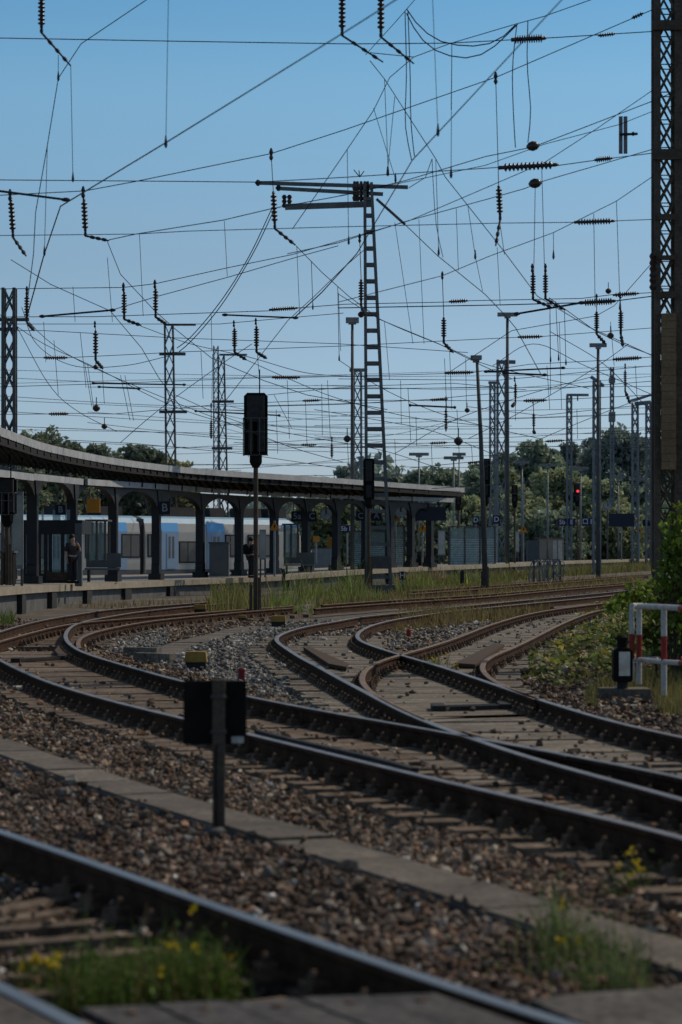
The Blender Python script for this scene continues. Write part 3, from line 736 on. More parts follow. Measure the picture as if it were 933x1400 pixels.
sign('departure_board', 832.5, 867.5, 702, 720, 190, '', 'blank dark blue departure board under the far clock', 'departure board', M_sblue, post=True, hang=False)
sign('platform_number_sign', 879, 889.3, 711, 719.5, 205, 'F', 'blue sign with letter F near the big lattice mast', group=G_S, post=True, hang=False)
sign('platform_number_sign', 890, 898, 711, 719.5, 205, '6', 'blue sign with the number 6 partly behind the big lattice mast', group=G_S, hang=False)
sign('platform_sign', 119, 137, 682, 701, 85, '', 'blank orange panel hanging under the canopy near the waiting room', mt=M_orange, group='orange panels')
sign('platform_sign', 447.5, 459.5, 735, 748.5, 120, '', 'larger orange panel fixed beside a canopy column', mt=M_orange, hang=False, post=True, group='orange panels')
sign('platform_sign', 428, 436.5, 733, 741, 140, '', 'small orange panel seen beyond the platform between two columns', mt=M_orange, hang=False, post=True, group='orange panels')
for x0, x1, y0, y1, D, lab in ((516.5, 523.5, 730, 740, 125, 'red box behind the lattice mast ladder'), (491, 496, 730, 741, 125, 'red box just right of the tall grey pole'),
                               (625.5, 631, 731, 741, 145, 'red box in front of the glass shelter')):
    sign('fire_box', x0, x1, y0, y1, D, '', lab, 'red box', M_red, hang=False, post=True, group='red boxes on the platform')
for px, y0, y1, D, lab in ((375.5, 713, 725, 104, 'orange warning triangle on a dark backing in front of a canopy column'), (578, 715, 726.5, 128, 'orange warning triangle on a post under the departure board'),
                           (541, 702, 712, 124, 'orange warning triangle beside the second platform clock'),
                           (716, 718, 728, 165, 'small orange warning triangle on a thin pole left of the hut'), (874.5, 721, 729, 200, 'small orange warning triangle on a thin pole near the big lattice mast')):
    c = P(px, (y0 + y1) / 2, D); h = (y1 - y0) * D / F; r = thing('warning_triangle', lab, 'warning sign', (c.x, c.y, c.z - h / 2), 'warning triangles')
    m = MB(); m.prism([(c.x - h * .6, c.y, c.z - h / 2), (c.x + h * .6, c.y, c.z - h / 2), (c.x, c.y, c.z + h / 2)], (0, .04, 0)); m.build('plate', M_orange, r)
    m = MB(); m.tube([(c.x, c.y + .08, plat_z(D)), (c.x, c.y + .08, c.z + h * (.6 if px != 716 else 7))], .045, 8); m.build('post', M_galv, r)
    m = MB(); m.prism([(c.x - h * .07, c.y - .01, c.z - h * .2), (c.x + h * .07, c.y - .01, c.z - h * .2), (c.x + .06 * h, c.y - .01, c.z + h * .15), (c.x - .06 * h, c.y - .01, c.z + h * .15)], (0, .008, 0)); m.build('symbol', M_black, r)
def clock(px, py, rpx, D, lab, post=False):
    c = P(px, py, D); R_ = rpx * D / F; r = thing('platform_clock', lab, 'clock', (c.x, c.y, c.z - R_), 'platform clocks')
    m = MB(); m.lathe(c + Vector((0, .1, 0)), [(R_, -.0), (R_, .2)], 24, (0, -1, 0)); m.build('case', M_galvd, r)
    m = MB(); m.lathe(c + Vector((0, -.095, 0)), [(R_ * .92, 0), (R_ * .92, .012)], 24, (0, -1, 0)); m.build('dial', mat('clock dial', (.30, .33, .36)), r)
    m = MB(); y = -.125
    m.bar(c + Vector((0, y, 0)), c + Vector((R_ * .05, y, R_ * .75)), .05, .01); m.bar(c + Vector((0, y, 0)), c + Vector((R_ * .45, y, R_ * .1)), .06, .01)
    for k in range(12):
        a = k * math.pi / 6; d = Vector((math.sin(a), 0, math.cos(a))); m.bar(c + d * R_ * .74 + Vector((0, y + .012, 0)), c + d * R_ * .88 + Vector((0, y + .012, 0)), .035, .01)
    m.build('hands', M_black, r)
    m = MB()
    if post: m.tube([(c.x, c.y + .2, plat_z(D)), (c.x, c.y + .2, c.z)], .06, 8)
    else: m.tube([(c.x, c.y, c.z + R_), (c.x, c.y, 4.1)], .03, 6)
    m.build('support', M_galvd, r)
clock(446, 703, 8.5, 113, 'round platform clock hanging under the canopy right of letter C')
clock(548, 700, 8.5, 122, 'round platform clock at the right end of the canopy left of the blue departure board')
clock(831, 692, 6, 190, 'round clock on a post above the far blue departure board', True)

# glass shelters
def shelter(x0, x1, yt, yb, D, lab, nb, stripes=True):
    a, b_ = P(x0, yb, D), P(x1, yt, D); r = thing('glass_shelter', lab, 'shelter', ((a.x + b_.x) / 2, D, a.z), 'glass wind shelters')
    for k in range(nb):
        xa = a.x + (b_.x - a.x) * k / nb + .05; xb = a.x + (b_.x - a.x) * (k + 1) / nb - .05
        m = MB(); m.box(((xa + xb) / 2, D, (a.z + b_.z) / 2), (xb - xa, .03, b_.z - a.z - .05)); m.build('glass_pane', M_glass, r)
        z = a.z + .1; m = MB()
        while z < a.z + (b_.z - a.z) * .72:
            m.box(((xa + xb) / 2, D - .022, z), (xb - xa, .006, .045)); z += .10
        if stripes: m.build('glass_stripes', mat('frosted stripe', (.38, .45, .45), .5), r)
    for k in range(nb + 1):
        m = MB(); xx = a.x + (b_.x - a.x) * k / nb; m.box((xx, D, (a.z + b_.z) / 2), (.08, .08, b_.z - a.z)); m.build('post', M_galvd, r)
        m = MB(); m.box((xx, D + 1.4, (a.z + b_.z) / 2), (.08, .08, b_.z - a.z)); m.build('post', M_galvd, r)
    m = MB(); m.box(((a.x + b_.x) / 2, D + .7, b_.z + .04), (b_.x - a.x + .2, 1.7, .06)); m.build('roof', M_galvd, r)
shelter(615, 677, 721, 774, 141, 'big glass wind shelter with frosted stripes below the letter D signs', 3)
shelter(533, 553, 720, 778, 126, 'glass wind shelter just right of the lattice mast', 1)
shelter(482, 528, 727, 780, 123, 'glass wind shelter behind the tall grey pole', 2)
shelter(389, 407, 718, 763, 110, 'narrow glass panel shelter in front of the train front', 2, False)
shelter(121, 144, 713, 767, 86.5, 'tall dark framed glass panel beside the waiting room', 2, False)
# information boards
for x0, x1, y0, y1, D, lab in ((599, 609, 725, 759, 138, 'white timetable board on two legs left of the big glass shelter'), (355, 364, 724, 765, 102, 'pale poster case just right of the signal post'),
                               (16, 32, 672, 778, 72, 'tall pale poster panel at the far left of the platform'), (703.5, 710, 726, 755, 160, 'pale board behind the dark floodlight pole')):
    a, b_ = P(x0, y1, D), P(x1, y0, D); r = thing('timetable_board', lab, 'board', ((a.x + b_.x) / 2, D, plat_z(D)), 'information boards')
    m = MB(); m.box((a + b_) / 2, (b_.x - a.x, .1, b_.z - a.z)); m.build('frame', M_galv, r)
    m = MB(); c = (a + b_) / 2; m.box(c + Vector((0, -.055, 0)), ((b_.x - a.x) * .84, .012, (b_.z - a.z) * .9)); m.build('sheet', mat('poster sheet', (.36, .38, .36), .5, 0, .25, 1.5), r)
    m = MB()
    for t in (.15, .85): m.box((a.x + (b_.x - a.x) * t, D + .1, (plat_z(D) + b_.z) / 2), (.07, .07, b_.z - plat_z(D)))
    m.build('legs', M_galvd, r)
# waiting room on the left
D = 79.5; z0 = plat_z(74); kx0, kx1 = X(33, D), X(111, D); ztop = P(0, 711, D).z
wr_ = thing('waiting_room', 'dark framed glazed waiting room with a door under the left of the canopy', 'waiting room', ((kx0 + kx1) / 2, D, z0))
m = MB(); m.box(((kx0 + kx1) / 2, D + 1.3, ztop - .22), (kx1 - kx0 + .1, 2.8, .44)); m.build('roof', M_column, wr_)
m = MB()
for px in (33, 47, 54, 63, 69, 86, 99, 104): m.box((X(px, D), D, (z0 + ztop - .44) / 2), (.12, .12, ztop - .44 - z0))
m.box(((kx0 + kx1) / 2, D, z0 + .15), (kx1 - kx0, .1, .3)); m.box((kx0, D + 1.3, (z0 + ztop) / 2 - .2), (.1, 2.6, ztop - z0 - .45)); m.build('frame', M_column, wr_)
m = MB(); m.box((X(108, D), D, (z0 + ztop) / 2 - .1), (.22, .3, ztop - z0)); m.build('corner_post', M_grey, wr_)
for a, b_ in ((34, 46), (55, 62), (70, 85), (87, 98)):
    m = MB(); m.box(((X(a, D) + X(b_, D)) / 2, D + .02, z0 + 1.35), (X(b_, D) - X(a, D) - .1, .02, 2.0)); m.build('glass_pane', M_glass, wr_)
m = MB(); m.box((X(77.5, D), D - .07, z0 + .22), (.65, .03, .26)); m.build('kick_plate', M_wood, wr_)
# cabinets, bins, benches
def cab(name, x0, x1, y0, y1, D, lab, cat, mt, dp=.7):
    a, b_ = P(x0, y1, D), P(x1, y0, D); r = thing(name, lab, cat, ((a.x + b_.x) / 2, D, a.z))
    m = MB(); m.box(((a.x + b_.x) / 2, D + dp / 2, (a.z + b_.z) / 2), (b_.x - a.x, dp, b_.z - a.z)); m.build('body', mt, r)
    m = MB(); m.box(((a.x + b_.x) / 2, D + dp / 2, b_.z + .03), (b_.x - a.x + .08, dp + .08, .06)); m.build('lid', M_galvd, r)
    m = MB(); m.box(((a.x + b_.x) / 2 - .02, D - .012, (a.z + b_.z) / 2), ((b_.x - a.x) * .85, .02, (b_.z - a.z) * .86)); m.build('door', mt, r)
    return r
cab('equipment_cabinet', 286.5, 313, 743, 787.5, 104, 'dark grey equipment cabinet between two canopy columns', 'cabinet', M_grey)
cab('equipment_cabinet', 427, 452, 750, 777, 142, 'pale grey cabinet beyond the platform under the orange panels', 'cabinet', M_galv)
cab('ticket_machine', 1, 18, 756, 799, 70, 'dark machine box at the far left end of the platform', 'machine', M_black)
def bench(x0, x1, yb, D, lab):
    a, b_ = X(x0, D), X(x1, D); z = plat_z(D - 6); r = thing('platform_bench', lab, 'bench', ((a + b_) / 2, D, z), 'platform benches')
    m = MB(); m.box(((a + b_) / 2, D, z + .45), (b_ - a, .5, .07)); m.build('seat', M_grey, r)
    m = MB(); m.box(((a + b_) / 2, D + .24, z + .75), (b_ - a, .06, .5)); m.build('backrest', M_grey, r)
    for t in (.1, .9):
        m = MB(); m.box((a + (b_ - a) * t, D, z + .21), (.08, .42, .42)); m.build('leg', M_column, r)
bench(117, 165, 790, 87, 'dark bench in front of the glass panel left of the middle')
bench(388, 430, 783, 110, 'dark bench in front of the narrow glass panel shelter')
c = G(0, 0) if False else None
D = 134; a, b_ = P(556, 777, D), P(587, 754, D); r = thing('litter_bin', 'dark dome shaped bin with a flat grey panel on the platform edge', 'bin', ((a.x + b_.x) / 2, D, a.z))
m = MB(); m.lathe(((a.x + b_.x) / 2 + .1, D, a.z), [(.40, 0), (.56, .2), (.60, .45), (.50, .7), (.30, .86), (.02, .92)], 20); m.build('dome', M_black, r, True)
m = MB(); m.box((a.x + .35, D - .5, a.z + .42), (.42, .1, .85)); m.build('panel', M_grey, r)
# hut on the far platform
D = 185; a, b_ = P(738, 768, D), P(771, 736.5, D); zb = a.z
hut = thing('equipment_hut', 'small flat roofed hut with two white doors on the far platform', 'hut', ((a.x + b_.x) / 2, D + 1, zb))
m = MB(); m.prism([(a.x, D, zb), (b_.x, D, zb), (b_.x, D + 2.5, zb), (a.x, D + 2.5, zb)], (0, 0, b_.z - zb)); m.build('wall', M_hut, hut)
m = MB(); m.prism([(X(716, 191), D + 1.4, zb), (a.x - .01, D + .2, zb), (a.x - .01, D + 2.5, zb), (X(716, 191), D + 3.5, zb)], (0, 0, b_.z - zb - .12)); m.build('side_wall', M_grey, hut)
m = MB(); m.prism([(a.x - .1, D - .1, b_.z), (b_.x + .1, D - .1, b_.z), (b_.x + .1, D + 2.6, b_.z), (a.x - .1, D + 2.6, b_.z)], (0, 0, .1)); m.build('roof', M_conc, hut)
for x0, x1 in ((756, 761.5), (763.3, 768.8)):
    m = MB(); m.box(((X(x0, D) + X(x1, D)) / 2, D - .02, zb + .85), (X(x1, D) - X(x0, D), .05, 1.45)); m.build('door', M_white, hut)
# planter shrub seen through an arch
# cable rack with hoops
D = 118; r = thing('cable_rack', 'rack of hanging coiled cables by the overgrown track', 'cable rack', (X(748, D), D, zr(D) - .25))
m = MB()
zt, zb = P(0, 766, D).z, zr(D) - .25
for px in (730, 738, 749, 757, 766): m.box((X(px, D), D, (zt + zb) / 2), (.09, .09, zt - zb))
m.bar((X(728, D), D, zt), (X(768, D), D, zt), .1, .1); m.build('frame', M_galvd, r)
m = MB()
for k in range(9):
    px = 731 + k * 4.3; rr = random.uniform(.14, .30); hz = random.uniform(.35, .75); c = Vector((X(px, D), D - .12, zt - hz))
    m.tube([c + Vector((rr * math.sin(t), random.uniform(-.02, .02), hz * math.cos(t))) for t in np.linspace(0, 2 * math.pi, 20)], .028, 5, caps=False)
m.build('coiled_cable', M_galv, r)

# ================================================================ SIGNALS AND POSTS
def light_signal(px, ytop, ybot, hw, ybase, D, lab, backcage=False, lamp=None, postw=.09, group='black light signals'):
    base = Vector((X(px, D), D, H - (ybase - Y0) * D / F)); zt, zb = P(px, ytop, D).z, P(px, ybot, D).z; W_ = 2 * hw * D / F; x = base.x
    r = thing('light_signal', lab, 'signal', tuple(base), group)
    m = MB(); ch = W_ * .14
    m.prism([(x - W_ / 2, D - .02, zb), (x + W_ / 2, D - .02, zb), (x + W_ / 2, D - .02, zt - ch), (x + W_ / 2 - ch, D - .02, zt), (x - W_ / 2 + ch, D - .02, zt), (x - W_ / 2, D - .02, zt - ch)], (0, .06, 0)); m.build('backboard', M_black, r)
    m = MB(); hh = zt - zb
    m.box((x, D + .2, zt - hh * .30), (W_ * .62, .3, hh * .5))
    if backcage:
        m.box((x, D - .13, zt - hh * .26), (W_ * .72, .2, hh * .42))
        m.box((x + W_ * .22, D - .1, zb + hh * .3), (W_ * .3, .14, hh * .5)); m.box((x - W_ * .2, D - .1, zb + hh * .3), (W_ * .2, .14, hh * .5))
    else:
        m.box((x, D - .1, zt - hh * .3), (W_ * .6, .16, hh * .5)); m.box((x, D - .08, zb + hh * .2), (W_ * .5, .12, hh * .3))
    m.build('lamp_housing', M_blackw, r)
    if backcage:
        m = MB(); y = D - .42; z1, z2 = zb - .02, zb + hh * .58
        for t in (-.5, -.18, .18, .5): m.tube([(x + W_ * t, y, z1), (x + W_ * t, y, z2)], .014, 6)
        for z in (z1, z2, zb + hh * .36): m.tube([(x - W_ * .5, y, z), (x + W_ * .5, y, z)], .012, 6)
        for t in (-.5, .5):
            for z in (z1, z2): m.tube([(x + W_ * t, y, z), (x + W_ * t, D, z)], .012, 6)
        m.build('guard_cage', M_galvd, r)
        m = MB(); m.tube([(x + .1, D, zt), (x + .1, D, zt + .62)], .018, 6); m.build('rod', M_black, r)
    m = MB(); m.lathe((x, D, zb - .34), [(postw * 1.0, 0), (postw * 1.9, .14), (postw * 1.9, .34)], 10); m.build('socket', M_black, r)
    m = MB(); m.tube([(x, D, base.z), (x, D, zb)], postw * .72, 10); m.tube([(x - .13, D - .02, base.z), (x - .13, D - .02, base.z + .9)], .045, 6); m.tube([(x + .10, D - .1, base.z), (x + .10, D - .1, base.z + 1.1)], .05, 6)
    m.build('post', M_post, r)
    if lamp:
        m = MB()
        m.lathe(P(px + .7, lamp, D - .2), [(.10, 0), (.10, .06)], 14, (0, -1, 0)); o = m.build('lamp', M_redlamp, r); o['label'] = 'lit red lamp'
    return r
light_signal(350, 537, 622, 16.3, 846, 66, 'nearest tall light signal seen from behind with caged back and black head', True)
light_signal(504.5, 627, 683, 7.6, 800, 96, 'black light signal standing in front of the tall lattice mast')
light_signal(663.5, 627, 680, 6.8, 812, 101, 'black light signal beside the middle grey lamp pole')
light_signal(704, 663, 687, 4, 795, 150, 'small black signal behind the tall floodlight pole left of the hut')
light_signal(789.5, 660.5, 686.5, 4.6, 766, 195, 'signal showing a red light above the blue platform signs', lamp=671.5)
light_signal(627, 676, 690, 4, 766, 150, 'small dark signal box at the right end of the canopy')
light_signal(10, 653, 703, 13, 800, 67, 'dark signal head at the far left edge in front of the canopy', True)

def flood(px, ytop, ybase, D, wpx, headw, headh, lab, t=False, mt=None):
    zb = H - (ybase - Y0) * D / F; zt = P(0, ytop, D).z; x = X(px, D); wd = wpx * D / F
    r = thing('lamp_pole', lab, 'lamp pole', (x, D, zb), 'lamp poles')
    m = MB(); m.tube([(x, D, zb), (x, D, zb + (zt - zb) * .5), (x, D, zt)], [wd / 2, wd * .42, wd * .3], 10); m.build('pole', mt or M_galvd, r, True)
    m = MB(); hw, hh = headw * D / F, headh * D / F
    if t: m.box((x, D, zt), (hw, .35, hh)); m.box((x, D - .1, zt - hh * .7), (hw * .3, .3, hh * .7))
    else: m.box((x, D, zt + hh * .3), (hw, hw * .8, hh)); m.box((x, D, zt - hh * .3), (hw * .6, hw * .5, hh * .4))
    m.build('lamp_head', mat('lamp head', (.20, .21, .21), .7), r)
    return r
flood(482, 440, 806, 118, 6.5, 18, 7, 'tall grey pole with box lamp head left of the lattice mast')
flood(694, 430, 798, 145, 6.5, 27, 5, 'tallest lamp pole with flat T shaped head', True)
flood(818, 472, 800, 140, 6.5, 23, 5, 'dark lamp pole with flat T shaped head left of the big mast', True)
for px, yt, yb, D, hw, lab in ((573, 621, 772, 165, 27, 'low lamp with flat double head above the canopy end'), (620.5, 626, 770, 160, 27, 'lamp with flat double head right of the canopy end'), (628, 621, 770, 210, 18, 'thin lamp pole just behind the canopy end lamp'),
                               (714, 632, 768, 190, 20, 'slim platform lamp left of the hut'), (749, 636, 768, 183, 22, 'slim platform lamp standing before the hut'), (794, 640, 766, 192, 22, 'slim platform lamp beside the red signal'),
                               (845.5, 652, 765, 215, 20, 'slim platform lamp under the far departure board'), (873, 655, 764, 215, 20, 'slim platform lamp with flat head nearest the big mast')):
    flood(px, yt, yb, D, 3.2, hw, 4, lab, True, M_galv)
# the slanted dark pole with the black signal
D = 100; m = MB(); r = thing('lamp_pole', 'dark slightly leaning lamp pole rising past the black signal', 'lamp pole', (X(662, D), D, zr(D) - .25), 'lamp poles')
m.tube([(X(663.5, D), D - .4, zr(D) - .25), (X(657, D), D - .4, P(0, 600, D).z), (X(651.5, D), D - .4, P(0, 490, D).z)], [.12, .09, .06], 10); m.build('pole', M_galvd, r, True)
m = MB(); m.box(P(651.3, 489, D - .4), (.44, .36, .17)); m.box(P(651.3, 494, D - .4), (.26, .2, .1)); m.build('lamp_head', MATS['lamp head'], r)

# back of a sign in the foreground
D = 5950 / (1133 - 756) * (1.7 / 1.75)
r = thing('track_sign', 'back of a square black sign on a wooden post in the foreground gravel', 'sign', (X(299.5, D), D, -.22))
m = MB(); m.box((X(299.5, D), D, (P(0, 929, D).z - .26) / 2), (17 * D / F, .06, P(0, 929, D).z + .26)); m.build('post', M_post, r)
a, b_ = P(250.5, 1018, D), P(337, 931, D); m = MB(); m.box(((a.x + b_.x) / 2, D + .05, (a.z + b_.z) / 2), (b_.x - a.x, .035, b_.z - a.z)); m.build('panel', M_black, r)
m = MB(); c = P(325, 1012, D); m.box((c.x, D + .028, c.z), (.075, .008, .04)); m.build('sticker', M_white, r)
m = MB()
for yy in (952, 1000): m.box((X(299.5, D), D - .038, P(0, yy, D).z), (.10, .012, .02))
m.build('bracket', M_galvd, r)
for yy in (952, 1000):
    for dx in (-.035, .035):
        m = MB(); m.lathe(P(299.5, yy, D) + Vector((dx, -.045, 0)), [(.009, 0), (.009, .012), (.005, .015)], 6, (0, -1, 0)); m.build('bolt', M_clip, r)
m = MB(); m.tube([P(296, 1018, D - .045), P(295, 1060, D - .05), P(296.5, 1135, D - .06)], .006, 6); m.build('cable', M_black, r)
m = MB(); m.lathe(Vector((X(299.5, D), D, -.27)), [(.11, 0), (.10, .07), (.07, .085)], 12); m.build('footing', M_concd, r)

# dwarf signal on a concrete base
D = 29.0; zg = P(0, 965, D).z
r = thing('concrete_base', 'low concrete block under the dwarf signal', 'concrete block', (X(856, D), D, zg))
a, b_ = P(822, 966, D), P(890, 942, D)
m = MB(); m.box(((a.x + b_.x) / 2, D + .2, (a.z + b_.z) / 2 - .03), (b_.x - a.x, .5, b_.z - a.z + .06)); m.build('block', M_conc, r)
r = thing('dwarf_signal', 'small black dwarf signal lantern with a white rectangular front', 'signal', (X(852, D), D, b_.z))
x = X(852.5, D); zb, zs, zt = P(0, 929, D).z, P(0, 888, D).z, P(0, 868, D).z
m = MB(); m.tube([(x, D + .1, b_.z), (x, D + .1, zb)], .065, 10); m.build('foot', M_blackw, r)
m = MB(); hw = 13 * D / F
m.prism([(x - hw, D, zb), (x - hw * .8, D, zb - .03), (x + hw * .8, D, zb - .03), (x + hw, D, zb), (x + hw, D, zs - .02), (x + hw * .55, D, zs + .02), (x - hw * .55, D, zs + .02), (x - hw, D, zs - .02)], (0, .2, 0)); m.build('lantern', M_black, r)
m = MB(); m.lathe((x, D + .1, zs + .015), [(.058, 0), (.062, .09), (.075, .10), (.075, .125), (.04, .15)], 14); m.build('chimney', M_black, r)
a, b_ = P(846.5, 924, D), P(861.5, 891, D); m = MB(); m.box(((a.x + b_.x) / 2, D - .006, (a.z + b_.z) / 2), (b_.x - a.x, .012, b_.z - a.z)); m.build('front_glass', mat('milk glass', (.62, .58, .52), .4), r)

# red and white railings
def railing(posts, ytop, ymid, lab, nxt):
    r = thing('railing', lab, 'railing', tuple(P(posts[0][0], posts[0][1], posts[0][2])), 'red and white railings')
    for (px, yb, D), yt, ym in zip(posts, ytop, ymid):
        z = [P(0, yb, D).z - .15, P(0, ym, D).z, P(0, ym, D).z + (P(0, yt, D).z - P(0, ym, D).z) * .47, P(0, yt, D).z]; x = X(px, D); w2 = .034
        m = MB(); 
        m.tube([(x, D, z[0]), (x, D, z[1])], w2, 10, 0); m.tube([(x, D, z[1]), (x, D, z[2])], w2, 10, 1); m.tube([(x, D, z[2]), (x, D, z[3])], w2, 10, 0)
        m.build('post', [M_white, M_red], r)
    for ys, wd in ((ytop, .034), (ymid, .030)):
        m = MB()
        pts = [P(px, y, D) for (px, _, D), y in zip(posts, ys)] + [P(nxt[0], ys[-1] + nxt[1], nxt[2])]
        for i in range(len(pts) - 1):
            n = 4 if i == len(pts) - 2 else 1
            for k in range(n): m.tube([pts[i].lerp(pts[i + 1], k / n), pts[i].lerp(pts[i + 1], (k + 1) / n)], wd, 10, mi=k % 2 if n > 1 else 0)
        m.build('rail_bar', [M_white, M_red], r)
railing([(874, 918, 29.5), (908, 932, 27.5)], (829, 830), (902, 905), 'nearer red and white tubular railing beside the dwarf signal', (1010, 6, 23.5))
railing([(864, 915, 31)], (828,), (901,), 'farther red and white tubular railing whose end post touches the nearer one', (1000, -1, 34))

# yellow blocks, markers and beams
def yblock(x0, x1, y0, y1, lab):
    c = G((x0 + x1) / 2, y1 + 3, -.2); D = c.y; a, b_ = P(x0, y1, D), P(x1, y0, D); wd = b_.x - a.x; ht = b_.z - a.z
    r = thing('point_motor', lab, 'track box', (c.x, D, a.z), 'yellow capped track boxes'); cx_ = (a.x + b_.x) / 2
    m = MB(); m.prism([(cx_ - wd / 2, D, a.z + ht * .32), (cx_ + wd / 2, D, a.z + ht * .32), (cx_ + wd * .44, D, b_.z), (cx_ - wd * .44, D, b_.z)], (0, wd * .8, 0)); m.build('cover', M_yel, r)
    m = MB(); m.box((cx_, D + wd * .4, a.z + ht * .05), (wd * .9, wd * .7, ht * .55)); m.build('body', M_blackw, r)
    for t in (-.38, .38):
        m = MB(); m.box((cx_ + wd * t, D + wd * .1, a.z - .06), (.05, .05, .14)); m.build('leg', M_blackw, r)
yblock(252, 283, 891, 912, 'faded yellow capped track box beside the main track')
yblock(370.5, 391, 842, 854, 'yellow capped track box at the end of the pale cable trough')
yblock(265, 282, 826.5, 836, 'pale yellow track box in the grass left of the signal post')
yblock(326, 337, 841, 847, 'tiny yellow track box at the foot of the signal post')
for px, yt, yb, lab in ((330.5, 913, 932, 'short red topped marker post just behind the black backed sign'), (559.5, 860, 871, 'short red marker post on the gravel by the diamond crossing')):
    c = G(px, yb, -.2); hh = (yb - yt) * c.y / F; r = thing('marker_post', lab, 'marker post', tuple(c), 'red marker posts')
    m = MB(); m.lathe(c, [(.045, 0), (.045, hh * .75)], 10); m.build('stem', M_red, r)
    m = MB(); m.lathe(c + Vector((0, 0, hh * .75)), [(.052, 0), (.05, hh * .15), (.03, hh * .25)], 10); m.build('cap', M_red, r)
for a, b_, lab in (((172, 894), (218, 895), 'upper of two dark timber beams on the gravel by the left curl'), ((187, 902), (237, 904), 'lower of two dark timber beams on the gravel by the left curl')):
    m = MB(); m.bar(G(*a, -.18) + Vector((0, 0, .04)), G(*b_, -.18) + Vector((0, 0, .04)), .16, .15); o = m.build('timber_beam', M_sleeper2); tag(o, lab, 'timber beam', 'timber beams')
# H board
D = 108; r = thing('stop_board', 'small black board with white letter H below the platform edge', 'sign', (X(550.5, D), D, zr(D) - .25))
c = P(550.5, 787, D); m = MB(); m.box(c, (.28, .05, .36)); m.build('panel', M_black, r); lettering(r, 'H', c + Vector((0, -.03, 0)), .36)
m = MB(); c2 = P(550.5, 797, D); m.box(c2, (.28, .05, .18)); m.build('lower_plate', M_galv, r)
m = MB(); m.box((c.x, D + .05, (zr(D) - .25 + c.z) / 2), (.06, .05, c.z - zr(D) + .25)); m.build('post', M_blackw, r)
for px, yt, yb, D, wd, lab in ((632, 780, 806, 112, .17, 'short black post standing in the grass below the glass shelter'), (506, 782, 812, 102, .22, 'dark equipment box on a stake left of the lattice mast foot'), (388, 778, 815, 95, .12, 'weathered stake in the tall grass')):
    m = MB(); x = X(px, D); z1, z2 = P(0, yt, D).z, zr(D) - .25
    m.box((x, D, (z1 + z2) / 2), (wd * .5, wd * .5, z1 - z2)); m.box((x, D - .02, z1 - .3), (wd, wd, .55)); o = m.build('marker_post', M_blackw); tag(o, lab, 'post')

